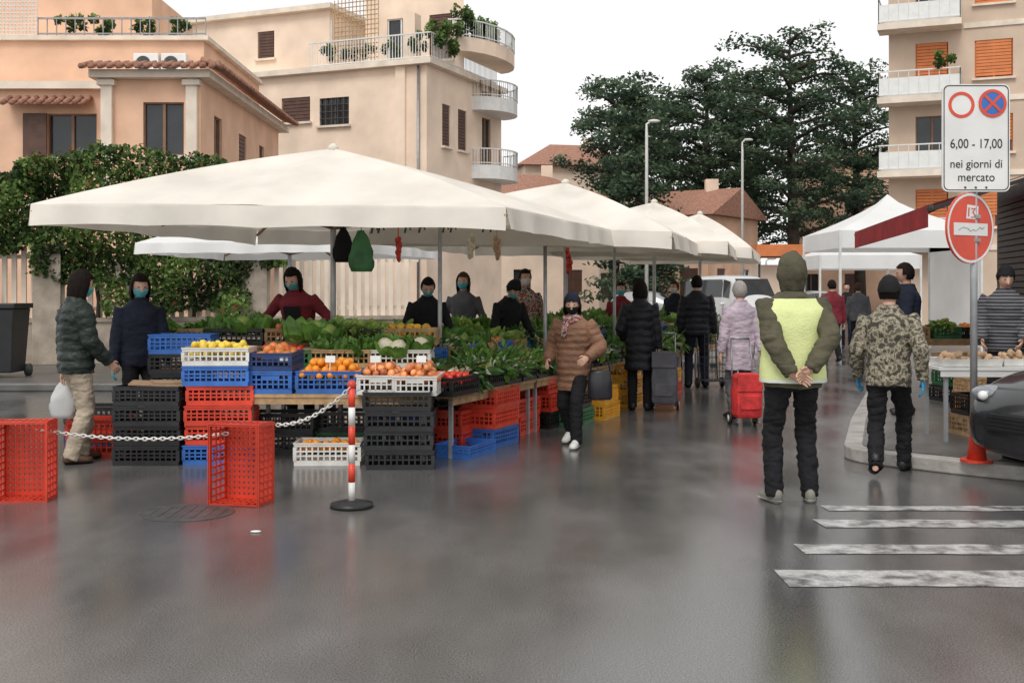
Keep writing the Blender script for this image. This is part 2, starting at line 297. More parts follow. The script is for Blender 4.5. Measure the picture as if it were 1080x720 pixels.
    for kd,m in heads:
        if kd=='beanie':shell('beanie',m,lambda d:d.z>.12+.26*d.y,.014,.008,lambda d,p:p+V((0,-.008,.012*max(d.z,0))),.03)
        if kd=='hair':shell('hair',m,lambda d:d.z>-.5 and not(d.y>.25 and d.z<.52) and not(d.y>-.1 and d.z<-.15),.010,.006,None,.05)
        if kd=='bob':shell('hair',m,lambda d:not(d.y>.35 and d.z<.5) and not(d.y>.05 and abs(d.x)<.6 and d.z<0),.015,.008,lambda d,p:V((p.x*(1+.35*max(-d.z,0)),p.y-.008,p.z-(.06*min(1,max(0,-d.z-.1)*2)))),.09)
        if kd=='bun':
            shell('hair',m,lambda d:d.z>-.55 and not(d.y>.3 and d.z<.5) and not(d.y>-.05 and d.z<-.1),.012,.006,None,.05)
        if kd=='mask':shell('mask',m,lambda d:d.y>.2 and -.82<d.z<-.14+.1*abs(d.x) and abs(d.x)<.86,.010,.002,lambda d,p:p+V((0,.014*max(0,1-abs(d.x)*1.6),0)))
        if kd=='hood':shell('hood',m,lambda d:not(d.y>.5 and abs(d.x)<.66 and -.95<d.z<.62),.018,.008,lambda d,p:V((p.x*(1+.14*max(-d.z,0)),p.y-.010-(.018*max(0,-d.y)),p.z+(.010*max(d.z,0))-(.04 if d.z<-.5 else 0))),.09)
    if scarf:
        a=MB()
        for k in range(2):a.tube([TL@V((.095*cos(q),.02+.10*sin(q),1.455+.03*k+.012*sin(3*q+k))) for q in[2*pi*j/16 for j in range(17)]],.028,8,cap=False,ref=V((0,0,1)))
        a.tube([TL@V((.03,.11,1.47)),TL@V((.04,.16,1.38)),TL@V((.05,.165,1.27))],[(.04,.02)]*3,8);a.xf(SC);a.build('scarf',[scarf],root,W=False)
    for sx in(-1,1):
        a=MB();a.ball(HT@V((sx*.03,.086,.010)),(.012,.008,.006),8,6);a.xf(SC);a.build('eye',[EYE],root,W=False)
    if not any(k=='mask' for k,_ in heads):
        a=MB();a.ball(HT@V((0,.090,-.062)),(.022,.008,.006),8,6);a.xf(SC);a.build('mouth',[LIP],root,W=False)
    return root
BACKP=((-1,-.9,0),(1,-.9,0))
person(L(836,8.27),rad(2),1.79,'person in olive hooded jacket and yellow safety vest with hands clasped behind back',OLIVE,BLACK,SHOEG,tt=.026,vest=VEST,heads=[('hood',OLIVE)],
  feet=((-.13,0,0,0,.25),(.13,.02,0,0,-.25)),hands=((-.075,-.235,.93),(.06,-.245,.965)),pole=BACKP,hdir=((.85,-.05,-.35),(-.8,-.1,-.45)),thumb=((0,-.3,1),(0,-.3,1)),vx=.012,curl=.45,lt=.004,amp=.011)
person(L(937,9.5),rad(-24),1.70,'person in camouflage jacket and black beanie stepping off kerb with blue gloves',CAMO,BLACK,SHOEK,tt=.018,drop=.06,w=.97,heads=[('hair',HAIRD),('beanie',BLACK)],glove=GLOVB,
  feet=((-.07,-.32,.06,.55),(.10,.32,0,0)),hands=((-.27,.14,.83),(.28,-.05,.83)),lean=.07,vx=.012,amp=.010,lt=.002)
person(L(957,13,.12),rad(75),1.72,'person in dark jacket with short hair standing behind the camouflage jacket',NAVY,BLACK,SHOEK,tt=.02,heads=[('hair',HAIRD)],hands=((-.2,.25,.95),(.22,.25,1.0)),skin=SKIN2)
person(L(1060,11.9,.12),rad(150),1.66,'person in striped black puffer and beanie behind the dried goods table',STRIPE,BLACK,SHOEK,tt=.03,puff=.09,heads=[('beanie',BLACK),('hair',HAIRD)],hands=((-.2,.25,.95),(.2,.25,.95)),pitch=.3,yaw=.4)
person(L(878,24),rad(10),1.74,'person in maroon jacket walking away down the wet street',MAROON,BLACK,SHOEK,tt=.02,heads=[('hair',HAIRD)],feet=((-.1,.12,0),(.1,-.12,.02,.2)),vx=.02)
person(L(905,27),rad(-20),1.70,'person in dark grey clothes beside the maroon jacket farther down street',GREYC,BLACK,SHOEK,tt=.02,heads=[('bun',HAIRB)],vx=.022)
person(L(893,30),rad(160),1.72,'small distant person in black walking towards camera near tents',BLACK,NAVY,SHOEK,heads=[('hair',HAIRD)],vx=.024)
person(L(781,13.7),rad(15),1.64,'person in lilac coat pulling a red shopping trolley',LILAC,GREYC,SHOEK,tt=.02,hem=.62,skirt=.12,heads=[('bun',HAIRG)],w=.93,hands=((-.28,.0,.82),(.2,-.22,.80)),amp=.010)
person(L(735,18),rad(-6),1.76,'person in black puffer jacket and jeans standing with a wire cart',PUFF,NAVY,SHOEK,tt=.025,puff=.10,heads=[('hair',HAIRD)],feet=((-.13,0,0),(.13,.05,0)),vx=.016)
person(L(675,14.6),rad(-8),1.65,'person in long black puffer coat facing away beside grey trolley',PUFF,BLACK,SHOEK,tt=.025,puff=.11,hem=.55,skirt=.10,heads=[('bob',HAIRD)],w=.95,hands=((-.22,.2,.95),(.26,.0,.8)),vx=.015)
person(L(606,11.3),rad(152),1.52,'person in brown quilted coat, patterned scarf and dark mask walking from the stall',BROWN,BLACK,SHOEW,tt=.032,puff=.075,hem=.66,skirt=.1,heads=[('bob',HAIRD),('beanie',NAVY),('mask',BLACK)],scarf=SCARF,yaw=.35,pitch=.12,w=.98,
  feet=((-.11,.2,0,0),(.11,-.2,.04,.4)),hands=((-.26,.22,1.02),(.24,.20,.98)),lean=.05,vx=.012,lt=.006,drop=.02)
person(L(80,10.2),rad(-48),1.71,'person in dark green puffer and beige trousers at left beside the stacked crates',GREENP,BEIGE,SHOEB,tt=.025,puff=.085,heads=[('bob',HAIRD),('mask',TEAL)],w=.96,hands=((-.29,.0,.82),(.22,.22,.92)),pitch=.25,feet=((-.1,.10,0),(.1,-.08,0)),vx=.012,lt=.012,amp=.009)
person(L(147,11.2),rad(208),1.69,'person in navy jacket with blue mask and teal gloves behind black crates',NAVY,BLACK,SHOEK,tt=.02,heads=[('bob',HAIRD),('mask',TEAL)],glove=GLOVT,w=.95,hands=((-.26,.12,.86),(.26,.05,.82)),pitch=.2)
person(L(318,12.3,.12),rad(165),1.68,'vendor in maroon top and black apron leaning over the fruit with teal mask',MAROON,BLACK,SHOEK,tt=.01,heads=[('bob',HAIRD),('mask',TEAL)],glove=GLOVT,apron=BLACK,lean=.28,hands=((-.38,.35,1.08),(.40,.32,1.08)),pitch=.1,topname='sweater')
person(L(450,13.2,.1),rad(190),1.60,'vendor in black behind the greens between the two front poles',BLACK,BLACK,SHOEK,tt=.005,heads=[('hair',HAIRD),('mask',TEAL)],lean=.15,hands=((-.25,.3,.95),(.25,.3,.95)),pitch=.3)
person(L(533,14.2,.1),rad(215),1.58,'vendor in black with dark cap bending over greens beside plaid shirt vendor',BLACK,BLACK,SHOEK,tt=.01,heads=[('hair',HAIRD),('beanie',BLACK),('mask',TEAL)],lean=.2,hands=((-.25,.35,.95),(.25,.35,.95)),pitch=.4)
person(L(553,15.8,.1),rad(200),1.72,'vendor in red plaid shirt standing under the second canopy',PLAID,BLACK,SHOEK,tt=.005,heads=[('hair',HAIRD),('mask',WMASK)],hands=((-.25,.2,.95),(.25,.2,.95)),topname='shirt',vx=.016)
person(L(489,15.2,.1),rad(170),1.66,'vendor in grey behind hanging plants under the front canopy',GREYC,BLACK,SHOEK,heads=[('bob',HAIRB),('mask',TEAL)],hands=((-.25,.2,.95),(.25,.2,.95)),vx=.016)
person(L(712,21.5),rad(140),1.70,'distant vendor in navy under the third canopy',NAVY,BLACK,SHOEK,heads=[('hair',HAIRB),('mask',WMASK)],vx=.02)
person(L(655,18.6),rad(170),1.66,'vendor in maroon behind the greens under the second canopy',MAROON,BLACK,SHOEK,heads=[('hair',HAIRD),('mask',TEAL)],vx=.02)
# ---------------------------------------------------------------- ground
def struct(o):return tag(o,kind='structure')
g=MB();g.add([(-400,-60,0),(400,-60,0),(400,900,0),(-400,900,0)],[(0,1,2,3)]);struct(g.build('road',[ASPH],recalc=False))
a_=V((.923,-.385,0));b_=V((.385,.923,0))
def round_poly(P,r,k=6):
    out=[]
    for i,p in enumerate(P):
        p=V(p);q=V(P[i-1]);n=V(P[(i+1)%len(P)]);u=(q-p).normalized();w=(n-p).normalized();A=p+u*r;C=p+w*r
        for j in range(k+1):t=j/k;out.append((A*(1-t)**2+p*2*t*(1-t)+C*t*t))
    return out
RP=round_poly([(2.98,10.25),(3.95,9.3),(9,6.4),(30,6),(34,60),(21,60),(3.75,12.6)],.35)
p=MB();p.prism([tuple(q) for q in RP],0,.12);struct(p.build('kerb',[KERB],recalc=True,bev=.015))
def inset(P,d):
    out=[];n=len(P)
    for i in range(n):
        e=(P[(i+1)%n]-P[i-1]).normalized();out.append(P[i]+V((-e.y,e.x))*d)
    return out
p=MB();q=inset([V(x) for x in RP],.16);p.add([(x.x,x.y,.125) for x in q],[tuple(range(len(q)))]);struct(p.build('pavement',[PAVE]))
p=MB();p.prism([(-30,17),(-4.6,17.3),(-1.5,22),(-1.5,26),(-30,22)],0,.12);struct(p.build('pavement',[PAVE],bev=.02))
for y,x0,h in((610,828,17),(579,848,10),(552,866,8),(536,872,5)):
    Y0=F*CH/(y+h/2-HY);Y1=F*CH/(y-h/2-HY);m=MB();x=(x0-540)/F*Y0;n=60
    vs=[(x+R.uniform(-.01,.03)+(8.5-x)*i/n,Y+R.uniform(-.012,.012)-.012*i/n*(8.5-x),.004) for Y in(Y0,Y1) for i in range(n+1)]
    m.add(vs,[(i,i+1,n+2+i,n+1+i) for i in range(n)]);struct(m.build('road_marking',[PAINT],recalc=False))
m=MB();c=L(198,7.9);m.tube([c+V((0,0,.001)),c+V((0,0,.005))],.32,32,sm=False)
for i in range(-3,4):m.box(c+V((i*.08,0,.006)),(.02,.46-abs(i)*.06,.004))
o=top(m.build('manhole_cover',[IRON]),c);tag(o,'round dark iron manhole cover in the wet asphalt','manhole cover')
q=L(270,F*CH/(561-HY));m=MB();m.ball((0,0,.006),(.04,.025,.006),7,4);o=m.build('litter',[WHITE]);o.location=q;tag(o,'small white paper scrap on the road by the manhole','litter')
# ---------------------------------------------------------------- buildings
def wx(p0,dx,px):k=(px-540)/F;return(k*p0.y-p0.x)/(dx.x-k*dx.y)
def facade(B,p0,p1,z0,z1,wins,wm,name='wall',dep=.2):
    p0=V((p0[0],p0[1],0));p1=V((p1[0],p1[1],0));dx=(p1-p0).normalized();Ln=(p1-p0).length;n=V((dx.y,-dx.x,0));H=[]
    for w in wins:
        if w[0]=='px':
            x0,x1=wx(p0,dx,w[1]),wx(p0,dx,w[2]);Y=(p0+dx*(x0+x1)/2).y;H.append((x0,x1,CH+(HY-w[4])/F*Y,CH+(HY-w[3])/F*Y)+tuple(w[5:]))
        else:H.append(w)
    H=[(max(.02,h[0]),min(Ln-.02,h[1]))+tuple(h[2:]) for h in H]
    P=lambda x,z,o=0:p0+dx*x+n*o+V((0,0,z))
    xs=sorted({0,Ln}|{h[0] for h in H}|{h[1] for h in H});zs=sorted({z0,z1}|{h[2] for h in H}|{h[3] for h in H});m=MB()
    for i in range(len(xs)-1):
        for j in range(len(zs)-1):
            cx,cz=(xs[i]+xs[i+1])/2,(zs[j]+zs[j+1])/2
            if not any(h[0]<cx<h[1] and h[2]<cz<h[3] for h in H):m.add([P(xs[i],zs[j]),P(xs[i+1],zs[j]),P(xs[i+1],zs[j+1]),P(xs[i],zs[j+1])],[(0,1,2,3)])
    for h in H:
        c=[(h[0],h[2]),(h[1],h[2]),(h[1],h[3]),(h[0],h[3])]
        for k in range(4):u,v=c[k],c[(k+1)%4];m.add([P(*u),P(*v),P(*v,-dep),P(*u,-dep)],[(0,1,2,3)])
    m.build(name,[wm],B,recalc=False)
    for h in H:
        kd=h[4] if len(h)>4 else 'plain';x0,x1,za,zb=h[:4];f=MB();t=.07
        fr={'plain':FRAME,'white':WFR,'orange':RORN,'brown':FRAME,'grille':DARK}.get(kd,FRAME)
        for u,v in(((x0,za),(x1,za)),((x0,zb),(x1,zb)),((x0,za),(x0,zb)),((x1,za),(x1,zb)),(((x0+x1)/2,za),((x0+x1)/2,zb))):f.beam(P(*u,-.1),P(*v,-.1),t,.08)
        if kd=='grille':
            k=5
            for i in range(1,k):f.beam(P(x0+(x1-x0)*i/k,za,-.03),P(x0+(x1-x0)*i/k,zb,-.03),.03)
            for i in range(1,4):f.beam(P(x0,za+(zb-za)*i/4,-.02),P(x1,za+(zb-za)*i/4,-.02),.025)
        wo=f.build('window',[fr],B)
        g=MB();g.add([P(x0,za,-.13),P(x1,za,-.13),P(x1,zb,-.13),P(x0,zb,-.13)],[(0,1,2,3)]);g.build('pane',[GLASS],wo,recalc=False)
        s_=MB();s_.beam(P(x0-.1,za-.05,.03),P(x1+.1,za-.05,.03),.22,.08);s_.build('sill',[PALE],wo)
        if kd in('orange','brown'):
            s_=MB();zz=za+(zb-za)*(0 if kd=='brown' else R.choice((0,.05,.3)));k=int((zb-zz)/.12)
            for i in range(k):z=zz+(zb-zz)*(i+.5)/k;s_.beam(P(x0+.05,z,-.06),P(x1-.05,z,-.06),.05,(zb-zz)/k*.85)
            s_.build('shutter',[RORN if kd=='orange' else BRN],wo)
        if kd=='open':
            s_=MB();s_.box((P(x0-.3,(za+zb)/2,.06)),(.62,.06,zb-za),rz=math.atan2(dx.y,dx.x));s_.build('shutter',[BRN],wo)
    return P
def slab(B,name,m,pts,z0,z1):
    q=MB();q.prism(pts,z0,z1);return q.build(name,[m],B)
def leaf(m,p,s,mi,flat=0):
    u=V((R.gauss(0,1),R.gauss(0,1),R.gauss(0,1)*(1-flat))).normalized();w=u.cross(V((R.gauss(0,1),R.gauss(0,1),R.gauss(0,1)))).normalized();w.z*=(1-flat)
    u*=s*.5;w*=s*.32;m.add([p-u,p+w,p+u,p-w],[(0,1,2,3)],mi)
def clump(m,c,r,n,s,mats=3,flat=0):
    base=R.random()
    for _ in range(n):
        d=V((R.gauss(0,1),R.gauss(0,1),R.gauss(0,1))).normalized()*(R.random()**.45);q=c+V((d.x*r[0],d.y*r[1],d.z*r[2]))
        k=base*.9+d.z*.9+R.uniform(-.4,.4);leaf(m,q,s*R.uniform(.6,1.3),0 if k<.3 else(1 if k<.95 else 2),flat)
def bush(name,loc,r,n,s,label,cat,group=None,mats=IV,par=None,nc=14):
    m=MB();loc=V(loc)
    for i in range(nc):
        d=V((R.uniform(-1,1),R.uniform(-1,1),R.uniform(-.8,.8)));c=V((d.x*r[0]*.75,d.y*r[1]*.75,r[2]+d.z*r[2]*.75));clump(m,c,(r[0]*.4,r[1]*.5,r[2]*.4),n//nc,s)
    if par:
        m.xf(MX.Translation(loc));return m.build(name,mats,par,recalc=False)
    t=MB();t.tube([(0,0,0),(.02,0,r[2])],[.06,.03],8);root=empty(name,loc,0,label,cat,group);m.build('foliage',mats,root,W=False,recalc=False);t.build('stem',[BARK],root,W=False);return root
def terrain_tiles(B,p,q,out,z,drop):
    p,q,o=V((*p,0)),V((*q,0)),V((*out,0));d=(q-p);n=int(d.length/.22);m=MB()
    m.add([p+V((0,0,z)),q+V((0,0,z)),q+o+V((0,0,z-drop)),p+o+V((0,0,z-drop))],[(0,1,2,3)])
    for i in range(n+1):c=p+d*(i/n);m.tube([c+V((0,0,z+.03)),c+o+V((0,0,z-drop+.03))],.075,6)
    m.build('tiled_eave',[ROOFT],B)
def railing(B,pts,z,h,m,name='railing',sp=.14,top_=.05):
    q=MB()
    for p,r in zip(pts,pts[1:]):
        p,r=V((p[0],p[1],0)),V((r[0],r[1],0));d=r-p;n=max(2,int(d.length/sp))
        q.beam(p+V((0,0,z+h)),r+V((0,0,z+h)),top_);q.beam(p+V((0,0,z+.08)),r+V((0,0,z+.08)),.04)
        for i in range(n+1):c=p+d*(i/n);q.beam(c+V((0,0,z)),c+V((0,0,z+h)),.025)
    return q.build(name,[m],B)
def aerial(B,p,h):
    p=V(p);q=MB();q.beam(p,p+V((0,0,h)),.04)
    for k in range(5):q.beam(p+V((-.35+.05*k,0,h-.1-.09*k)),p+V((.35-.05*k,0,h-.1-.09*k)),.02)
    q.build('aerial',[STEEL],B)
A=empty('apartment_house',(-11,32,0),0,'salmon plastered house with tiled eaves and roof terrace at left','house')
facade(A,(-18,30),(-10.3,30),0,7.0,[('px',50,102,120,166,'open')],SALM)
facade(A,(-10.3,30),(-10.3,28.5),0,6.8,[],SALM);facade(A,(-10.3,28.5),(-7.8,28.5),0,6.8,[('px',151,194,108,164,'plain')],SALM)
facade(A,(-7.8,28.5),(-7.8,38),0,6.8,[(1.3,2.1,4.4,6.1,'plain'),(4.0,4.9,4.3,6.0,'brown'),(6.6,7.3,4.3,6.0,'plain')],SALM)
slab(A,'roof',PALE,[(-18,29.8),(-10.5,29.8),(-10.5,28.2),(-7.5,28.2),(-7.5,38.3),(-18,38.3)],6.803,7.0)
slab(A,'string_course',PALE,[(-18,29.93),(-10.303,29.93),(-10.303,29.997),(-18,29.997)],3.6,3.85)
terrain_tiles(A,(-10.6,28.7),(-7.4,28.7),(0,-.75),7.22,.22);terrain_tiles(A,(-7.7,28.2),(-7.7,38),(.55,0),7.22,.2);terrain_tiles(A,(-13.2,29.95),(-11.1,29.95),(0,-.5),6.55,.2)
for x,w in((-10.12,.28),(-8.0,.28)):
    q=MB();q.box((x,28.44,5.2),(w,.16,3.3));q.box((x,28.42,6.7),(w+.16,.24,.14));q.build('pilaster',[PALE],A,bev=.01)
q=MB();q.tube([(-10.45,29.9,.2),(-10.45,29.9,6.8)],.05,8);q.build('downpipe',[STEEL],A)
facade(A,(-18,31.2),(-8.45,31.2),7.0,8.35,[],SALM,'parapet');facade(A,(-8.45,31.2),(-8.45,38),7.0,8.35,[],SALM,'parapet')
slab(A,'coping',PALE,[(-18,31.05),(-8.3,31.05),(-8.3,38),(-18,38)],8.353,8.47)
for k in range(2):
    q=MB();q.box((-9.9+.75*k,30.9,7.65),(.68,.3,.55));q.build('air_conditioner',[WHITE],A,bev=.02)
for k in range(2):q=MB();q.tube([(-9.97+.75*k,30.744,7.65),(-9.97+.75*k,30.735,7.65)],.2,20,sm=False);q.build('fan_grille',[DARK],A)
slab(A,'upper_storey',SALM,[(-18,33.5),(-10.6,33.5),(-10.6,37.8),(-18,37.8)],8.474,10.3)
q=MB()
for i in range(13):
    q.beam((-14.2+i*.1,31.15,8.5),(-14.2+i*.1,31.15,9.7),.02);q.beam((-14.2,31.13,8.5+i*.1),(-13,31.13,8.5+i*.1),.02)
q.build('trellis',[WFR],A);railing(A,[(-13,31.2),(-8.4,31.2)],8.47,.5,STEEL,sp=.25);aerial(A,(-11.5,34,10.3),1.6)
for x in(-12.2,-11.3,-10.2,-9.3):bush('potted_plant',(x,31.6,8.47),(.4,.3,.35),300,.13,None,None,par=A,nc=5)
B=empty('apartment_block',(-7,45,0),0,'cream apartment block with rooftop terrace and rounded corner balconies','building')
C=V((-3.15,42,0));pB=C-a_*13.5
facade(B,pB.xy,C.xy,0,9.84,[('px',297,327,103,129,'brown'),('px',337,368,103,132,'grille'),('px',232,246,112,150,'plain')],CREAM)
facade(B,C.xy,(C+b_*7).xy,0,9.84,[(1.3,2.0,7.0,8.6,'brown'),(2.7,3.5,7.0,8.6,'brown'),(1.3,2.1,3.7,5.3,'brown'),(5.0,5.9,6.5,8.6,'plain'),(5,5.9,9.05,9.7,'plain')],CREAM)
def off(p,u,v):return(p+a_*u+b_*v).xy
slab(B,'cornice',PALE,[off(pB,-.2,-.3),off(C,.3,-.3),off(C,.3,7),off(pB,-.2,7)],9.843,10.05)
slab(B,'string_course',PALE,[off(pB,0,-.07),off(C,-1.26,-.07),off(C,-1.26,-.003),off(pB,0,-.003)],5.9,6.1)
q=MB();q.prism([off(C,-1.25,-.12),off(C,-.85,-.12),off(C,-.85,.2),off(C,-1.25,.2)],0,9.84);q.build('pilaster',[CREAM],B)
q=MB();q.tube([V((*off(C,-.3,-.1),.3)),V((*off(C,-.3,-.1),9.8))],.05,8);q.build('downpipe',[STEEL],B)
q=MB();q.prism([off(C,-1.2,.4),off(C,-.7,.4),off(C,-.7,.9),off(C,-1.2,.9)],10.05,11.9);q.build('chimney',[CREAM],B)
facade(B,off(pB,0,1.2),off(C,-5.0,1.2),10.05,12.6,[(8.6,9.8,10.7,12.2,'white'),(5.2,6.0,10.9,12.0,'brown')],CREAM,'upper_storey');facade(B,off(C,-5,1.2),off(C,-5,6),10.05,12.6,[],CREAM,'upper_storey')
slab(B,'roof',PALE,[off(pB,-.2,.9),off(C,-4.7,.9),off(C,-4.7,6.2),off(pB,-.2,6.2)],12.603,12.8)
facade(B,off(C,-4.2,2.8),off(C,.2,2.8),10.05,13.4,[(1,2.2,10.6,12.4,'white'),(2.9,3.9,10.6,12.4,'brown')],CREAM,'penthouse')
railing(B,[off(C,-5,-.1),off(C,.2,-.1),off(C,.2,6)],10.05,.95,WFR,sp=.12)
q=MB()
for i in range(13):q.beam(V((*off(C,-4+i*.16,.1),10.1)),V((*off(C,-4+i*.16,.1),12.6)),.03);q.beam(V((*off(C,-4,.08),10.3+i*.18)),V((*off(C,-2.1,.08),10.3+i*.18)),.03)
q.build('trellis',[WOOD],B)
def balc(B,c,dirs,r0,r1,z,m,ra=10):
    u,v=dirs;pts=[c-v*r0]+[c+u*(r1*sin(pi*i/ra))-v*(r0*cos(pi*i/ra)) for i in range(1,ra)]+[c+v*r0]
    q=MB();q.prism([p.xy for p in pts],z-.2,z);o=q.build('balcony',[m],B)
    w=MB();w.rings([[p+V((0,0,zz)) for p in pts] for zz in(z,z+.35)],cap=False,sm=False);w.build('balcony_wall',[m],o);railing(o,[p.xy for p in pts],z+.35,.65,WFR,sp=.1)
    return o
balc(B,C+b_*5.6,(a_,b_),1.6,1.15,8.95,WHITE);balc(B,C+b_*5.6,(a_,b_),1.6,1.15,6.2,WHITE);balc(B,C+b_*4.4,(a_,b_),2.6,1.3,10.9,CREAM)
for t in(.3,1.2,2.0,2.8,3.6,4.4,5.3):bush('potted_plant',C+a_*(.2+.35*R.random())+b_*t+V((0,0,10.2 if t<2 else 10.9)),(.55,.55,.85),520,.16,None,None,par=B,nc=6)
for t in(-4.4,-3.4,-2.6,-1.7,-.6):bush('potted_plant',C+a_*t+b_*.3+V((0,0,10.2)),(.4,.3,.5),300,.14,None,None,par=B,nc=5)
RB=empty('apartment_building',(20,42,0),0,'beige apartment building with orange shutters and stacked balconies at right','building');p0=V((14.9,45,0));W=[]
for k in range(6):
    z=3.25+2.85*k
    W+=[(1.0,2.2,z+.1,z+2.2,'plain' if k%2 else 'orange'),(3.15,4.5,z+.7,z+2.15,'orange'),(5.2,6.4,z+.7,z+2.15,'orange' if k!=2 else 'plain'),(7.6,8.8,z+.7,z+2.15,'orange')]
facade(RB,p0.xy,(p0+a_*14).xy,0,21,W,RWALL);facade(RB,(p0+b_*12).xy,p0.xy,0,21,[],RWALL)
for k in range(6):
    z=3.15+2.85*k;o=slab(RB,'balcony',PALE,[off(p0,-.35,-1.1),off(p0,2.7,-1.1),off(p0,2.7,-.003),off(p0,-.35,-.003)],z-.12,z+.12)
    q=MB();P4=[off(p0,-.3,-.003),off(p0,-.3,-1.05),off(p0,2.65,-1.05),off(p0,2.65,-.003)]
    q.rings([[V((*x,zz)) for x in P4] for zz in(z+.2,z+.85)],cap=False,sm=False);q.build('balcony_panel',[WHITE],o);railing(o,P4,z+.12,.98,WFR,sp=.35)
    slab(RB,'string_course',PALE,[off(p0,2.75,-.06),off(p0,14,-.06),off(p0,14,-.003),off(p0,2.75,-.003)],z-.1,z+.1)
bush('potted_plant',(*off(p0,2.2,-1.0),9.7),(.5,.3,.5),300,.16,None,None,par=RB,nc=5)
slab(RB,'roof',PALE,[off(p0,-.6,-.6),off(p0,14,-.6),off(p0,14,12),off(p0,-.6,12)],21.003,21.3)
def house(c,w,d,h,rh,rz,label,wm,nw,gable=True):
    H=empty('house',c,0,label,'house');c=V(c);u=V((cos(rz),sin(rz),0));v=V((-sin(rz),cos(rz),0));q=[c-u*w/2-v*d/2,c+u*w/2-v*d/2,c+u*w/2+v*d/2,c-u*w/2+v*d/2]
    for i in range(4):
        Ln=(q[(i+1)%4]-q[i]).length;W=[];n=max(2,int(Ln/3))
        if i in(0,1,3):
            for z in[1.2+3*j for j in range(int(h/3))]:
                for k in range(n):x=Ln*(k+.5)/n;W.append((x-.55,x+.55,z,z+1.5,('plain','brown','white')[(k+i)%3]))
        facade(H,q[i].xy,q[(i+1)%4].xy,0,h,W,wm)
    r=MB();e=.5;b=[c-u*(w/2+e)-v*(d/2+e),c+u*(w/2+e)-v*(d/2+e),c+u*(w/2+e)+v*(d/2+e),c-u*(w/2+e)+v*(d/2+e)];Z=V((0,0,h+.004));k=.0 if gable else min(w,d)*.4
    r1,r2=c-u*(w/2+e-k)+V((0,0,h+rh)),c+u*(w/2+e-k)+V((0,0,h+rh));b=[x+Z for x in b]
    r.add(b+[r1,r2],[(0,1,5,4),(2,3,4,5),(1,2,5),(3,0,4),(3,2,1,0)]);r.build('roof',[ROOFT],H)
    t=MB();t.box(c+u*w*.2+V((0,0,h+rh*.8)),(.7,.6,1.8));t.build('chimney',[CREAM],H)
    return H
house(L(598,84),8,8,10.2,2.0,.2,'distant peach house with terracotta roof seen above the canopies',CREAM,3,False);house(L(556,70),6.5,7,7.0,1.6,.35,'low terracotta roofed house beside the cream apartment block',CREAM,2,False)
house(L(735,66),4.6,7,5.6,1.7,-.6,'gabled house with orange roof partly hidden by the conifers',SALM,2);house(L(905,88),9,8,11,1.2,-.4,'orange brown house glimpsed behind the cedar trunks',SALM,3,False)
fp0,fp1=V((-13.5,20.3,.12)),V((-2.0,24.2,.12));fd=(fp1-fp0).normalized();fl=(fp1-fp0).length
fe=empty('picket_fence',fp0,0,'cream picket fence on a low stone wall below the ivy','fence')
q=MB();q.beam(fp0+V((0,0,.4)),fp1+V((0,0,.4)),.3,.8);q.beam(fp0+V((0,0,.84)),fp1+V((0,0,.84)),.38,.08);q.build('base_wall',[STONE],fe)
q=MB();n=int(fl/.17)
for i in range(n):c=fp0+fd*(i*.17);q.beam(c+V((0,0,.88)),c+V((0,0,2.25)),.09,.05)
for z in(1.05,2.05):q.beam(fp0+V((0,.06,z)),fp1+V((0,.06,z)),.05,.08)
q.build('picket',[PALE],fe)
for px in(52,268):
    k=wx(fp0,fd,px);c=fp0+fd*k;q=MB();q.box(c+V((0,-.1,1.1)),(.5,.5,2.2),rz=.33);q.box(c+V((0,-.1,2.25)),(.6,.6,.1),rz=.33);o=top(q.build('gate_pillar',[STONE],bev=.01),c);tag(o,'square stone pillar of the fence '+('near the wheelie bin' if px<100 else 'behind the fruit stall'),'pillar')
m=MB();prof=[(-40,185),(0,180),(30,172),(60,163),(100,152),(150,152),(200,160),(240,166),(275,185),(310,235)]
def pr(x):
    for p,q in zip(prof,prof[1:]):
        if p[0]<=x<=q[0]:return p[1]+(q[1]-p[1])*(x-p[0])/(q[0]-p[0])
    return 230
for _ in range(30000):
    px=R.uniform(-40,310);t_=pr(px)+7+11*noise.noise(V((px*.05,3,0)));lo=262 if px<45 else(300 if px<120 else(330 if px<270 else 282));lo+=16*noise.noise(V((px*.03,0,0)));py=t_+(lo-t_)*R.random()
    k=wx(fp0,fd,px);c=fp0+fd*k;z=CH+(HY-py)/F*c.y;nz=noise.noise(V((c.x*1.3,z*1.3,2)));nz2=noise.noise(V((c.x*.6,z*.6,9)))
    c=V((c.x,c.y-.35-.75*nz+R.uniform(-.2,.25),z+R.uniform(0,.1)));kk=nz*1.0+nz2*.6+R.uniform(-.4,.4);leaf(m,c,R.uniform(.06,.145),3 if R.random()<.015 else(0 if kk<-.08 else(1 if kk<.35 else 2)))
iv=empty('ivy_hedge',fp0+fd*5,0,'dense green ivy hedge spilling over the picket fence at left','hedge');m.build('foliage',IV,iv,recalc=False)
q=MB()
for i in range(9):
    c=fp0+fd*(1.2+i*.9);q.tube([c,c+V((.1,-.1,1.2)),c+V((-.1,-.05,2.4)),c+V((.2,0,3.2))],[.05,.04,.03,.02],6)
q.build('stem',[BARK],iv)
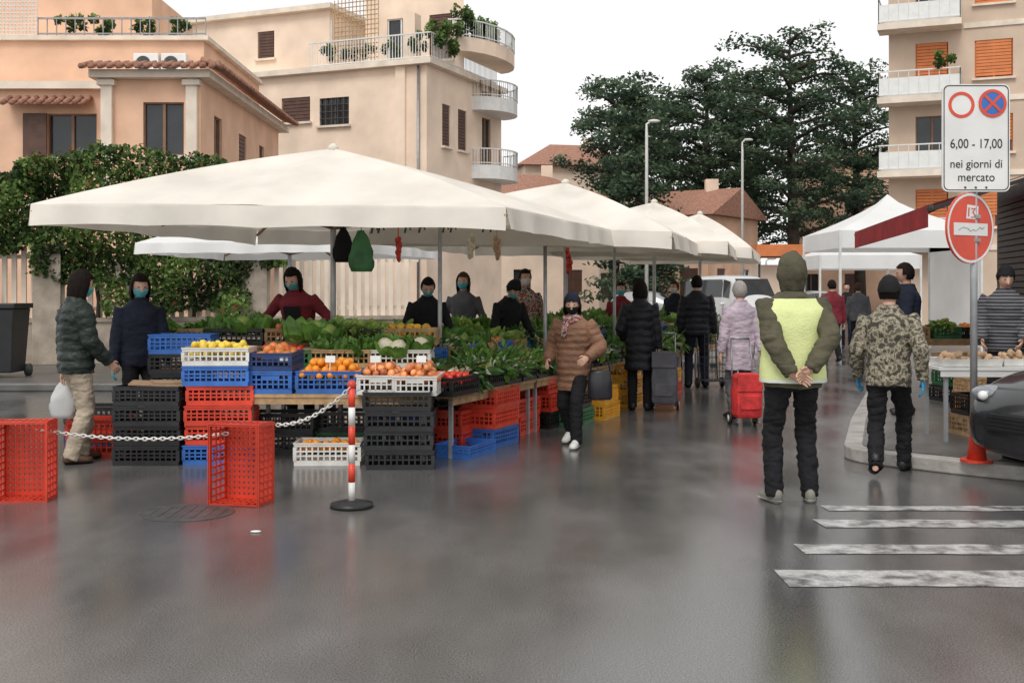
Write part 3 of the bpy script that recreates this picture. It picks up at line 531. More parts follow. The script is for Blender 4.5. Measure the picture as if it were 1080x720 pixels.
def conifer(loc,h,sp,seed,label,kind='cedar',trunks=1,z0=.27):
    R.seed(seed);root=empty('conifer_tree',loc,0,label,'tree','conifers at the end of the street');t=MB();m=MB()
    lx=R.uniform(-.6,.6);t.tube([(0,0,0),(lx*.3,0,h*.35),(lx*.8,.1,h*.7),(lx,0,h*.97)],[h*.026,h*.02,h*.012,.04],10)
    nl=38 if kind=='cedar' else 54
    for i in range(nl):
        f=z0+(1-z0)*(i+R.random()*.8)/nl;
        ln=sp*((.5+.7*sin(pi*min(1,(f-z0)/(1-z0)*.85+.15)))*(.75 if f>.92 else 1) if kind=='cedar' else (1.02-f)*1.25)*R.uniform(.6,1.15)
        an=i*2.4+R.uniform(-.4,.4);z=h*f;x0=lx*f;d=V((cos(an),sin(an),0));rise=.18 if kind=='cedar' else -.15
        P=[V((x0,0,z)),V((x0,0,z))+d*ln*.5+V((0,0,ln*rise*.9)),V((x0,0,z))+d*ln+V((0,0,ln*rise))];t.tube(P,[.13*h/16,.08*h/16,.03],6)
        nc=max(2,int(ln/.6))
        for k in range(nc):
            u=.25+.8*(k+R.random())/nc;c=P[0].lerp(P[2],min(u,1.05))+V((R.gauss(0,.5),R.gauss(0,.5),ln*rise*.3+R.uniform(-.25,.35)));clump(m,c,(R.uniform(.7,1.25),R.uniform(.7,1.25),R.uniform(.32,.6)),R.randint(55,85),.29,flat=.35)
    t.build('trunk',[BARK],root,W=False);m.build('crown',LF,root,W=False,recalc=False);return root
conifer(L(648,72),14.6,2.9,11,'lower bushy conifer at the left end of the tree group')
conifer(L(746,74),16.0,4.1,12,'broad conifer just right of the street lamp')
conifer(L(838,70),17.0,4.6,13,'tallest spreading cedar in the middle of the tree group')
conifer(L(908,76),16.0,3.6,14,'cedar beside the beige apartment building')
conifer(L(792,84),17.0,3.6,15,'rear conifer between the two broadest crowns')
conifer(L(705,86),16.4,3.6,17,'rear conifer rising behind the pointed spruce')
conifer(L(676,60),12.6,2.4,16,'dark pointed spruce behind the white street lamp','spruce',z0=.1)
R.seed(77)
for k,(px,Y,r) in enumerate(((610,88,(4,2,2.2)),(700,90,(4,2,1.8)),(770,95,(5,2,2.0)),(850,92,(5,2,1.8)),(930,90,(4,2,2.5)))):
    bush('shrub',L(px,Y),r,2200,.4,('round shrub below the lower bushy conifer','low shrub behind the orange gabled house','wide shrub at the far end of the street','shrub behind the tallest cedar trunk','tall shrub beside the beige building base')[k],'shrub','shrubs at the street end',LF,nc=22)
# ---------------------------------------------------------------- umbrellas
def umbrella(cs,pk,hem,label,cm=CANV,val=.2,name='market_umbrella'):
    pk=V(pk);c4=[V((*c[:2],c[2] if len(c)>2 else hem)) for c in cs];root=empty(name,(pk.x,pk.y,0),0,label,'umbrella','canopies over the market');m=MB();n=30
    for i in range(4):
        A_,B_=c4[i],c4[(i+1)%4]
        def E(u):e=A_.lerp(B_,u);s=abs(sin(2*pi*u));return e+(V((pk.x,pk.y,e.z))-e)*.012*s+V((0,0,.012*s))
        vs=[];fs=[]
        for r in range(n+1):
            t=r/n
            for j in range(n+1):
                u=j/n;p=pk.lerp(E(u),t);s=abs(sin(2*pi*u))*sin(pi*min(t*.93,1));p.z+=.05*sin(pi*t)**.9;p.z-=.075*s**.8;p.z+=(.04*t*noise.noise(V((p.x*1.5,p.y*1.5,i)))+.022*t*noise.noise(V((p.x*5,p.y*5,i))))*sin(pi*u)**.5
                vs.append(p)
        w=n+1;fs=[(r*w+j,r*w+j+1,(r+1)*w+j+1,(r+1)*w+j) for r in range(n) for j in range(n)];m.add(vs,fs,0,True)
        nn=48;vs=[];o=(A_+B_)/2-pk;o.z=0;o.normalize()
        for k in range(4):
            for j in range(nn+1):
                u=j/nn;e=E(u)+V((0,0,-val*k/3*(1-.07*abs(sin(u*pi*4+i)))-.001))+o*(.022*(k/3)*sin(u*34+i+2*sin(u*9))+.008*k);vs.append(e)
        w=nn+1;m.add(vs,[(k*w+j,k*w+j+1,(k+1)*w+j+1,(k+1)*w+j) for k in range(3) for j in range(nn)],0,True)
    m.build('canopy',[cm],root,recalc=False)
    q=MB();q.tube([(pk.x,pk.y,0),(pk.x,pk.y,pk.z-.03)],.03,12);q.build('pole',[GALV],root)
    q=MB();q.box((pk.x,pk.y,.03),(.6,.6,.06));q.build('base_plate',[DARK],root)
    q=MB();q.tube([(pk.x,pk.y,pk.z-.02),(pk.x,pk.y,pk.z+.02),(pk.x,pk.y,pk.z+.05)],[.05,.06,.02],10);q.build('finial',[cm],root)
    ends=c4+[(c4[i]+c4[(i+1)%4])/2 for i in range(4)]
    for e in ends:
        mid=pk.lerp(e,.5)-V((0,0,.12));q=MB();q.tube([pk-V((0,0,.12)),mid,e-V((0,0,.07))],.018,6);q.tube([V((pk.x,pk.y,hem-.12)),mid],.014,6);q.build('rib',[WOOD],root)
    return root
umbrella([(-4.4,10.4,2.33),(-.05,9.7,2.25),(1.3,13.4,2.22),(-3.2,14.3,2.3)],(-1.87,11.9,3.02),2.3,'largest cream market canopy nearest the camera over the fruit stall')
umbrella([(-1.7,13.6),(1.8,12.8,2.2),(2.95,17.6,2.22),(-.6,18.4)],(.72,15.3,2.98),2.28,'second cream canopy from the camera above the leafy greens')
umbrella([(.5,17.0),(3.15,16.6,2.25),(4.2,21.2,2.25),(1.1,22)],(2.4,19.2,3.02),2.3,'third cream canopy from the camera with peak behind second')
umbrella([(1.9,20.9),(4.3,20.4),(5.5,25.2),(2.7,26)],(3.8,23,3.08),2.3,'fourth and farthest cream canopy of the row')
umbrella([(-5.3,16.0),(-2.2,15.5),(-1.2,19.0),(-5.0,19.8)],(-3.4,17.4,2.75),2.2,'low white canopy behind the fruit stall near the ivy',CANW,.16)
for k,(px,Y) in enumerate(((464,12.0),(575,13.4),(648,16.4))):
    c=L(px,Y);q=MB();q.tube([c,c+V((0,0,2.35))],.022,10);q.box(c+V((0,0,.01)),(.2,.2,.02));o=top(q.build('support_pole',[GALV]),c);tag(o,'slim grey steel pole '+('in front of vendor in black' if k==0 else 'between plaid shirt vendor and brown coat' if k==1 else 'beside the long black puffer coat'),'pole')
GZ=empty('gazebo_tent',L(936,26),0,'white pyramid gazebo tent behind the red awning','tent')
def gaz(root,c,h,e,pkz,cm,back=True):
    m=MB();pk=c+V((0,0,pkz));c4=[c+V((x*h,y*h,e)) for x,y in((-1,-1),(1,-1),(1,1),(-1,1))];n=8
    for i in range(4):
        for r in range(n):
            t0,t1=r/n,(r+1)/n;f=lambda t,e_:V((pk.x+(e_.x-pk.x)*t,pk.y+(e_.y-pk.y)*t,pk.z+(e_.z-pk.z)*(t**.72)));m.add([f(t0,c4[i]),f(t0,c4[(i+1)%4]),f(t1,c4[(i+1)%4]),f(t1,c4[i])],[(0,1,2,3)],0,False)
        m.add([c4[i],c4[(i+1)%4],c4[(i+1)%4]-V((0,0,.38)),c4[i]-V((0,0,.38))],[(0,1,2,3)])
    m.build('canopy',[cm],root,recalc=False)
    for p in c4:q=MB();q.beam(V((p.x,p.y,0)),p,.05);q.build('leg',[WFR],root)
    if back:m=MB();m.add([c4[1]-V((0,0,.1)),c4[2]-V((0,0,.1)),V((c4[2].x,c4[2].y,.3)),V((c4[1].x,c4[1].y,.3))],[(0,1,2,3)]);m.build('side_sheet',[cm],root,recalc=False)
gaz(GZ,L(936,26),1.52,2.82,3.72,CANW)
G2=empty('gazebo_tent',L(902,33),0,'smaller distant white tent left of the main gazebo','tent');gaz(G2,L(902,33),1.4,2.5,3.2,CANW,False)
sh=empty('corner_shop',(6.2,13,.12),0,'dark shop with closed slatted shutters at right edge','shop')
s0,s1=V((6.95,16.3)),V((5.95,11.2));q=MB();q.prism([s0,s1,s1+V((6,-1)),s0+V((6,-1))],.12,2.95);q.build('wall',[DSTONE],sh)
dxs=V((*(s1-s0).normalized(),0));ns=V((dxs.y,-dxs.x,0));q=MB()
for i in range(32):z=.25+i*.08;q.beam(V((*s0,z))+dxs*.3+ns*.04,V((*s1,z))-dxs*.2+ns*.04,.05,.065)
q.build('shutter',[DARK],sh)
aw=empty('shop_awning',(5,14.5,2.1),0,'dark red awning sloping out from the shop at right','awning')
P1,P2,P3,P4=V((6.3,13.3,2.98)),V((6.85,16.9,2.98)),V((5.12,17.0,2.40)),V((4.5,12.3,2.46));m=MB();n=22
STR=[mat('awning_red',(.30,.012,.014),.8,.3,4,trans=.15)]
for i in range(n):
    t0,t1=i/n,(i+1)/n;m.add([P1.lerp(P2,t0),P1.lerp(P2,t1),P4.lerp(P3,t1),P4.lerp(P3,t0)],[(0,1,2,3)],0);e0,e1=P4.lerp(P3,t0),P4.lerp(P3,t1);m.add([e0,e1,e1-V((0,0,.24)),e0-V((0,0,.24))],[(0,1,2,3)],0)
m.add([P2,P3,P3-V((0,0,.24))],[(0,1,2)],0);m.build('canopy',STR,aw,recalc=False)
q=MB();q.beam(P4-V((-.03,0,.02)),P3-V((-.03,0,.02)),.05);q.beam(P1-V((0,0,.05)),P4-V((0,0,.05)),.04);q.beam(P2-V((0,0,.05)),P3-V((0,0,.05)),.04);q.build('frame',[DARK],aw)
ks=empty('kiosk',L(818,50),0,'small kiosk with flat orange roof far down the street','kiosk');c=L(818,50)
q=MB();q.box(c+V((0,0,1.3)),(1.9,2,2.6));q.build('wall',[CREAM],ks);q=MB();q.box(c+V((0,-.3,3.2)),(2.4,3,.5));q.build('roof',[RORN],ks)
for sx in(-1,1):q=MB();q.beam(c+V((sx,-1.3,0)),c+V((sx,-1.3,2.95)),.08);q.build('post',[DARK],ks)
# ---------------------------------------------------------------- signs and street furniture
sc=L(1027,9.75,.125);sp=empty('road_sign',sc,0,'market hours parking sign above a round red no entry sign on grey pole','road sign')
q=MB();q.tube([sc,sc+V((0,0,3.1))],.03,14);q.build('pole',[GALV],sp)
Y=9.75;zc=CH+(HY-146.5)/F*Y;w,h=.575,.915;xc=(1026.5-540)/F*Y;yf=Y-.06
def rrect(x,z,w,h,r,y,n=6):
    return[V((x+sx*(w/2-r)+r*cos(a),y,z+sz*(h/2-r)+r*sin(a))) for sx,sz,a0 in((1,1,0),(-1,1,pi/2),(-1,-1,pi),(1,-1,1.5*pi)) for a in[a0+pi/2*k/n for k in range(n+1)]]
q=MB();q.rings([rrect(xc,zc,w,h,.05,yf),rrect(xc,zc,w,h,.05,yf+.02)],sm=False);pl=q.build('panel',[WHITE],sp)
q=MB();o_=rrect(xc,zc,w-.02,h-.02,.045,yf-.002);i_=rrect(xc,zc,w-.036,h-.036,.04,yf-.002);nn=len(o_);q.add(o_+i_,[(k,(k+1)%nn,nn+(k+1)%nn,nn+k) for k in range(nn)]);q.build('border',[INK],pl)
def disc(m,c,r0,r1,y,n=36,mi=0):
    m.add([V((c[0]+r*cos(2*pi*k/n),y,c[1]+r*sin(2*pi*k/n))) for r in(r0,r1) for k in range(n)],[(k,(k+1)%n,n+(k+1)%n,n+k) for k in range(n)],mi)
ppm=Y/F;cz=lambda y:CH+(HY-y)*ppm;cx=lambda x:(x-540)*ppm
q=MB();disc(q,(cx(1011),cz(112)),.085,.112,yf-.004);q.build('prohibition_ring',[REDE],pl)
q=MB();disc(q,(cx(1043.5),cz(110.5)),.0005,.116,yf-.004);q.build('parking_disc',[BLUE],pl)
q=MB();disc(q,(cx(1043.5),cz(110.5)),.095,.12,yf-.007)
for s_ in(-1,1):q.box(None,(.19,.001,.024),T=MX.Translation((cx(1043.5),yf-.0075-.001*s_,cz(110.5)))@MX.Rotation(s_*pi/4,4,'Y'))
q.build('no_stopping_cross',[REDE],pl)
def text(body,size,loc,rot,par,m,sx=1,bold=.0):
    cu=bpy.data.curves.new('lettering','FONT');cu.body=body;cu.size=size;cu.align_x='CENTER';cu.align_y='CENTER';cu.extrude=.0008;cu.offset=bold
    t=bpy.data.objects.new('t',cu);COL.objects.link(t);me=bpy.data.meshes.new_from_object(t.evaluated_get(bpy.context.evaluated_depsgraph_get()));bpy.data.objects.remove(t)
    me.transform(MX.Translation(loc)@rot@MX.Scale(sx,4,V((1,0,0))));me.materials.clear();me.materials.append(m);o=bpy.data.objects.new('lettering',me);COL.objects.link(o);o.parent=par;return o
RX=MX.Rotation(pi/2,4,'X')
text('6,00 - 17,00',.112,V((xc,yf-.003,cz(153))),RX,pl,INK,.83);text('nei giorni di',.102,V((xc,yf-.003,cz(174))),RX,pl,INK,.92);text('mercato',.102,V((xc,yf-.003,cz(188))),RX,pl,INK,.92)
for x in(1015,1026,1037):
    q=MB();disc(q,(cx(x),cz(198.5)),.0005,.010,yf-.004,12);q.build('bolt',[DARK],pl)
T=MX.Translation((cx(1020),Y-.05,cz(241)))@MX.Rotation(rad(30),4,'Z')
def dsc(name,r0,r1,y,m,par):q=MB();disc(q,(0,0),r0,r1,y);q.xf(T);return q.build(name,[m],par,recalc=False)
q=MB();q.tube([(0,-.012,0),(0,.006,0)],.303,40,sm=False);q.xf(T);ne=q.build('no_entry_disc',[REDE],sp);dsc('white_rim',.275,.297,-.0145,WHITE,ne)
q=MB();q.box((0,-.0145,-.01),(.43,.004,.105));q.xf(T);q.build('white_bar',[WHITE],ne)
q=MB();q.add([(-.06,-.0135,.08),(.09,-.0135,.075),(.10,-.0135,.19),(-.045,-.0135,.20)],[(0,1,2,3)]);q.xf(T);q.build('sticker',[WHITE],ne,recalc=False)
q=MB()
for a,b in(((-.03,.10),(-.025,.175)),((.0,.17),(.055,.17)),((.055,.17),(.02,.14)),((.02,.14),(.055,.105)),((.055,.105),(.0,.095))):q.beam((a[0],-.0155,a[1]),(b[0],-.0155,b[1]),.014,.002)
q.xf(T);q.build('sticker_mark',[REDE],ne)
q=MB();ps=[(-.16+.03*k,R.uniform(-.035,.015)) for k in range(12)]
for a,b in zip(ps,ps[1:]):q.beam((a[0],-.0185,a[1]),(b[0],-.0185,b[1]),.004,.002)
q.xf(T);q.build('scribble',[STEEL],ne)
for z in(cz(241)+.1,cz(241)-.1,zc+.3,zc-.3):q=MB();q.box((cx(1027),Y,z),(.09,.075,.03));q.build('clamp',[STEEL],sp)
bc=L(371,8.1);bo=empty('barrier_post',bc,0,'red and white striped barrier post on a dark round base','barrier post')
q=MB();q.tube([bc,bc+V((0,0,.03)),bc+V((0,0,.05))],[.155,.15,.07],28);q.build('base',[BLK],bo)
q=MB();n=6
for i in range(n):q.tube([bc+V((0,0,.045+.8*i/n)),bc+V((0,0,.045+.8*(i+1)/n))],.024,14,m=i%2)
q.build('post',[WHP,RED],bo);q=MB();q.ball(bc+V((0,0,.87)),.034,12,8);q.build('cap',[RED],bo)
def chain(p,q,sag,label):
    p,q=V(p),V(q);n=int((q-p).length/.034);m=MB();pts=[p.lerp(q,i/n)-V((0,0,sag*4*(i/n)*(1-i/n))) for i in range(n+1)]
    for i in range(n):
        a,b=pts[i],pts[i+1];t=(b-a).normalized();u=t.cross(V((0,0,1))).normalized();w=u if i%2 else u.cross(t);c=(a+b)/2
        m.tube([c+t*(.026*cos(2*pi*k/10))+w*(.012*sin(2*pi*k/10)) for k in range(11)],.0045,6,cap=False,ref=(u.cross(t) if i%2 else u))
    o=top(m.build('plastic_chain',[WHP]),p);tag(o,label,'chain')
chain(L(-14,8.6,.58),at(240,457,8.35),.09,'pale chain between the two upright red crates');chain(at(292,448,8.35),at(370,408,8.08),.07,'short pale chain from red crate to barrier post')
wb=L(4,18.6,.12);w=empty('wheelie_bin',wb,0,'dark grey wheelie bin by the fence at left edge','bin')
q=MB();q.rings([[wb+V((x*s,y*s,z)) for x,y in((-.3,-.33),(.3,-.33),(.3,.33),(-.3,.33))] for z,s in((.08,.8),(1.12,1))],sm=False);q.build('body',[BLK],w,bev=.02)
q=MB();q.box(wb+V((0,0,1.16)),(.66,.74,.08));q.tube([wb+V((-.3,.4,1.16)),wb+V((.3,.4,1.16))],.03,8);q.build('lid',[BLK],w,bev=.02)
for s_ in(-1,1):q=MB();q.tube([wb+V((s_*.24,.3,.1)),wb+V((s_*.31,.3,.1))],.1,14,ref=V((0,1,0)));q.build('wheel',[DARK],w)
def lamp(px,py,Y,label):
    b=L(px,Y);t=at(px,py,Y);r=empty('street_lamp',b,0,label,'street lamp');q=MB();q.tube([b,b.lerp(t,.95),t,t+V((.15,0,.1))],[.08,.06,.04,.04],10);q.build('pole',[WFR],r)
    q=MB();q.ball(t+V((.3,0,.12)),(.25,.12,.07),12,8);q.build('lamp_head',[WFR],r)
lamp(682,131,46,'tall white street lamp before the pointed spruce');lamp(783,150,58,'slender white street lamp before the tallest cedar');lamp(808,275,60,'short far lamp post near the orange kiosk')
# ---------------------------------------------------------------- cars
LENS=mat('lens',(.22,.23,.25),.08,.2,30,coat=.5)
def car(loc,rz,label,paint,van=False,group='vehicles in the street',plate=True):
    root=empty('parked_van' if van else 'parked_car',loc,rz,label,'van' if van else 'car',group)
    st=[(-1.97,.36,.72,.76,.66,.58),(-1.92,.26,.9,.98,.78,.62),(-1.78,.22,.95,1.3,.82,.60),(-1.3,.2,.97,1.46,.84,.62),(-.3,.2,.96,1.5,.85,.62),(.25,.2,.95,1.43,.85,.60),(1.0,.2,.93,.98,.85,.68),(1.5,.2,.86,.91,.83,.66),(1.82,.2,.76,.80,.79,.6),(1.97,.22,.62,.66,.72,.52),(2.02,.3,.5,.54,.6,.45)]
    if van:st=[(-2.3,.4,1.0,1.9,.85,.75),(-2.25,.3,1.1,2.05,.9,.8),(-1,.25,1.15,2.1,.92,.82),(.6,.25,1.15,2.1,.92,.82),(1.1,.25,1.12,2.0,.92,.78),(1.75,.25,1.08,1.16,.9,.74),(2.2,.28,.85,.92,.86,.7),(2.3,.36,.6,.66,.75,.6)]
    def ring(s,o=0):
        x,zb,zm,zt,w,wt=s;H_=[(w*.86,zb),(w*.99,zb+.12),(w+o,(zb+zm)/2+.05),(w*.97+o,zm),(wt+o,zt-.05),(wt*.62,zt+.0+o)];return[V((x,y,z)) for y,z in H_]+[V((x,-y,z)) for y,z in reversed(H_)]
    q=MB();q.rings([ring(s) for s in st]);b=q.build('body',[paint],root,W=False);b.modifiers.new('s','SUBSURF').levels=2;b.modifiers['s'].render_levels=2
    cab=[s for s in st if s[3]-s[2]>.25]
    for sgn in(1,-1):
        m=MB()
        for s,r in zip(cab,cab[1:]):
            def pp(s,f):x,zb,zm,zt,w,wt=s;return V((x,sgn*(w*.97+(wt-w*.97)*f+.012),zm+(zt-.05-zm)*f))
            g=.04;m.add([pp(s,.12)+V((g,0,0)),pp(r,.12)-V((g,0,0)),pp(r,.86)-V((g,0,0)),pp(s,.86)+V((g,0,0))],[(0,1,2,3)])
        m.build('side_window',[GLASS],root,W=False,recalc=False)
    i=st.index(cab[-1]);s,r=st[i],st[i+1];m=MB();dz=V((.03,0,.028));m.add([V((s[0]+.08,-s[5]*.92,s[3]-.08))+dz,V((s[0]+.08,s[5]*.92,s[3]-.08))+dz,V((r[0]-.05,r[5]*1.02,r[3]+.02))+dz,V((r[0]-.05,-r[5]*1.02,r[3]+.02))+dz],[(0,1,2,3)]);m.build('windscreen',[GLASS],root,W=False)
    xf=st[-1][0];ws=st[-3][4]
    for sg in(-1,1):
        m=MB();m.ball((xf-.23,sg*(ws-.14),.70 if not van else .85),(.17,.13,.075),14,8);hl=m.build('headlight',[LENS],root,W=False)
        m=MB();m.ball((xf-.10,sg*(ws-.2),.69 if not van else .84),(.045,.04,.04),10,6);m.build('bulb',[WHITE],hl,W=False)
        m=MB();m.ball((xf-.10,sg*(ws-.18),.36),(.05,.07,.05),10,6);m.build('fog_lamp',[GLASS],root,W=False)
        for x in(-1.25,1.22):
            y=sg*.80;m=MB();m.tube([(x,y-sg*.1,.31),(x,y-sg*.09,.31),(x,y+sg*.05,.31),(x,y+sg*.07,.31)],[.2,.31,.31,.27],28,ref=V((1,0,0)));wh=m.build('wheel',[BLK],root,W=False)
            m=MB();m.tube([(x,y+sg*.06,.31),(x,y+sg*.078,.31)],[.2,.19],20,ref=V((1,0,0)))
            for k in range(5):a=2*pi*k/5;m.beam((x,y+sg*.085,.31),(x+.18*cos(a),y+sg*.08,.31+.18*sin(a)),.05,.02)
            m.build('rim',[STEEL],wh,W=False)
    m=MB();m.box((xf-.015,0,.50),(.05,.86,.13));[m.box((xf+.012,0,.455+.03*k),(.02,.84,.008)) for k in range(4)];m.build('grille',[BLK],root,W=False)
    m=MB();m.box((xf+.0,0,.34),(.04,.9,.1));m.build('bumper_intake',[BLK],root,W=False)
    if plate:m=MB();m.box((xf+.035,0,.40),(.012,.52,.11));m.build('number_plate',[WHITE],root,W=False)
    for sg in(-1,1):m=MB();m.ball((.72,sg*.96,1.0),(.06,.1,.07),10,6);m.build('wing_mirror',[paint],root,W=False)
    return root
cp=mat('dark_grey_paint',(.03,.032,.035),.25,.1,2,metal=.3,coat=.6);cw=mat('white_paint',(.62,.63,.64),.3,.05,2,coat=.4);cs_=mat('silver_paint',(.35,.36,.38),.3,.08,2,metal=.4,coat=.4)
car(L(1036,8.6)+V((2.27,.75,0)),pi+.36,'dark grey hatchback at right edge with its nose past the kerb',cp,group=None,plate=False)
car(L(774,44),-1.2,'white van far off under the end of the canopies',cw,True);car(L(842,44),-1.75,'silver car driving up the far street',cs_);car(L(862,52),-1.7,'white car behind the silver car at the street end',cw);car(L(690,52),-.3,'distant silver car parked behind the canopies',cs_);car(L(815,60),-1.6,'dark car farthest down the street',cp)
# ---------------------------------------------------------------- crates
def crate_mesh(m,l=.58,w=.385,h=.2,wood=False):
    q=MB();t=.012
    for i in range(10):q.box((0,(i/9-.5)*(w-.05),.012),(l-.03,.024,.016))
    for i in range(14):q.box(((i/13-.5)*(l-.05),0,.0125),(.024,w-.03,.019))
    for sx,sy,ln,ax in((0,-1,l,0),(0,1,l,0),(-1,0,w,1),(1,0,w,1)):
        c=V((sx*(l/2-t/2),sy*(w/2-t/2),0));d=lambda L_,z:(L_,t,z) if ax==0 else(t,L_,z);u=V((1,0,0)) if ax==0 else V((0,1,0));ln2=ln if ax==0 else ln-2*t
        q.box(c+V((0,0,h-.0175)),d(ln2,.035));q.box(c+V((0,0,.022)),d(ln2,.044))
        o=V((sx*.006,sy*.006,0));q.box(c+o+V((0,0,h-.006)),d(ln2+.012,.012))
        n=int(ln/.052)
        for i in range(n+1):
            p=c+u*((i/n-.5)*(ln2-.014));wd=.030 if i in(0,n) else .013;q.box(p+V((0,0,h*.5)),d(wd,h-.079+.001))
        k=2 if h>.17 else 1
        for i in range(k):q.box(c+V((0,0,.044+(h-.079)*(i+1)/(k+1)))-o*.3,d(ln2-.004,.013))
        if ax==1:q.box(c-o*.2+V((0,0,h*.72)),d(.15,.03))
    return q.mesh('crate',[m])
CM={}
def cm(col,h=.2):
    k=(col,h)
    if k not in CM:CM[k]=crate_mesh({'red':RED,'black':BLK,'blue':BLU,'dark blue':DBLU,'white':WHP,'yellow':YEL,'green':GRP,'wooden':WOOD}[col],h=h)
    return CM[k]
def crate(col,loc,rz,label,h=.2,rot=None,group=None):return inst(cm(col,h),'crate',loc,rot or(0,0,rz),1,label,'crate',group)
ORD=['lowest','second lowest','third lowest','fourth lowest','fifth lowest','sixth lowest']
def stack(cols,loc,where,rz=0,h=.172,g=None):
    loc=V(loc)
    for i,c in enumerate(cols):crate(c,loc+V((R.uniform(-.018,.018),R.uniform(-.018,.018),i*(h+.002))),rz+R.uniform(-.05,.05),f"{c} plastic crate, {'topmost' if i==len(cols)-1 and i else ORD[i]} of the stack {where}",h,group=g)
    return loc.z+len(cols)*(h+.002)
crate('red',L(33,8.55,.29),0,'upright empty red crate at left edge holding the chain',.28,rot=(pi/2,pi/2,.1));crate('red',L(264,8.4,.29),0,'upright empty red crate between manhole and barrier post',.28,rot=(pi/2,pi/2,-.22))
zt=stack(['black']*4,L(160,10.2),'nearest the person in navy')
q=MB();q.box((0,0,.006),(.46,.34,.012));q.box((.1,.03,.02),(.3,.22,.012),rz=.3);o=q.build('cardboard_sheet',[CARD]);o.location=L(166,10.2,zt+.005);o.rotation_euler=(.03,.05,.2);tag(o,'flattened brown cardboard lying on the black crates','cardboard')
stack(['black','black','black','black','black','blue'],L(196,11.0),'behind the red crates',h=.185)
stack(['blue','red','red','red','blue'],L(234,10.25),'under the lemons',.04,.172)
stack(['red','red'],L(108,10.7),'low beside the green puffer',.1,.17);stack(['dark blue','black'],L(108,11.3),'low behind the red pair',0,.2)
stack(['black']*4,L(422,9.95),'at the stall corner',.03,.165)
crate('white',L(348,10.2),.02,'white crate of oranges standing on the ground under the stall',.2)
stack(['black','black'],L(300,10.9),'in shadow under the front table',.05,.19);stack(['green','black'],L(370,11),'in shadow behind the ground oranges',-.05,.19)
def table(c,l,w,h,rz,label,m=WOOD,group=None):
    r=empty('stall_table',c,rz,label,'table',group);q=MB();q.box((0,0,h-.015),(l,w,.03));q.box((0,-w/2+.02,h-.06),(l-.04,.02,.06));q.build('table_top',[m],r,W=False)
    for x in(-1,1):
        for y in(-1,1):q=MB();q.beam((x*(l/2-.08),y*(w/2-.06),0),(x*(l/2-.08),y*(w/2-.06),h-.03),.035);q.build('leg',[GALV],r,W=False)
    return r
table(L(362,10.45),1.7,.75,.62,-.03,'front trestle table carrying the oranges and apples');table(L(320,11.15),2.6,.6,.80,-.03,'raised second table behind the oranges');table(L(300,11.8),2.8,.6,.98,-.03,'highest rear table of the fruit stall')
S0=V((-.67,10.05,0));RZ=math.atan2(b_.y,b_.x)
side=lambda t,o,z=0:S0+b_*t-a_*o+V((0,0,z))
NM=['first','second','third','fourth','fifth','sixth','seventh','eighth','ninth','tenth']
for k in range(6):table(side(1.35+2.1*k,.32),2.05,.66,.58,RZ,NM[k]+' low table from the near end along the street side');table(side(1.35+2.1*k,.98),2.05,.6,.78,RZ,NM[k]+' raised inner table from the near end of the long stall')
# produce
def fruit(m,r,sq=(1,1,1)):
    q=MB();q.ball((0,0,0),1,14,9,fn=lambda d:V((d.x*r*sq[0],d.y*r*sq[1],d.z*r*sq[2]*(1-.25*max(0,abs(d.z)-.85)*5))));return q.mesh('fruit',[m])
PEPM=mat('pepper_skin',(.70,.42,.04),.25,.2,5,rnd=.2)
FM={'orange':fruit(ORA,.038),'apple':fruit(APP,.037,(1,1,.9)),'lemon':fruit(LEM,.031,(1.35,1,1)),'tomato':fruit(TOM,.034,(1,1,.82)),'potato':fruit(POT,.034,(1.4,1,.8)),'pepper':fruit(PEPM,.037,(1,1,1.3)),'mango':fruit(mat('mango_skin',(.76,.38,.08),.4,.35,5,c2=(.58,.12,.04),rnd=.15),.046,(1.3,1,.9))}
def heap(kind,loc,rz,label,group,n=(6,4),layers=2,sp=.085,l=None,z0=.12):
    loc=V(loc);T=MX.Translation(loc)@MX.Rotation(rz,4,'Z')
    for k in range(layers):
        nx,ny=n[0]-k,n[1]-k
        for i in range(nx):
            for j in range(ny):
                p=T@V(((i-(nx-1)/2)*sp+R.uniform(-.015,.015),(j-(ny-1)/2)*sp+R.uniform(-.015,.015),z0+.05*k+R.uniform(-.008,.015)));inst(FM[kind],kind,p,(R.random()*6,R.random()*6,R.random()*6),R.uniform(.88,1.12),label,kind,group)
def leafy(ml,ms,seed,n=24,Ln=.3,wd=.05,up=1.0,dr=.5,st=.45):
    rr=random.Random(seed);q=MB()
    for _ in range(n):
        an=rr.uniform(0,2*pi);sp=rr.uniform(.15,.95);d=V((cos(an)*sp,sin(an)*sp,up*rr.uniform(.5,1))).normalized();s=d.cross(V((rr.gauss(0,1),rr.gauss(0,1),.2))).normalized();p=V((cos(an)*.04,sin(an)*.04,0));l=Ln*rr.uniform(.65,1.15);row=[];w0=wd*rr.uniform(.7,1.3);K=6
        for k in range(K+1):
            t=k/K;ww=(.009 if t<st else w0*sin(pi*min(1,(t-st)/(1-st)*.82+.16))+.004);cr=d.cross(s)*(.014*rr.uniform(-1,1));row.append((p-s*ww+cr,p+d.cross(s)*(-.012 if t>st else -.004),p+s*ww-cr));d=(d+V((0,0,-dr/K*1.6))+V((cos(an),sin(an),0))*(dr/K*.6)).normalized();p=p+d*(l/K)
        vs=[v for r in row for v in r]
        for k in range(K):
            for h in(0,1):q.add([vs[k*3+h],vs[k*3+h+1],vs[k*3+4+h],vs[k*3+3+h]],[(0,1,2,3)],1 if k/K<st-.05 else 0,True)
    return q.mesh('greens',[ml,ms],recalc=False)
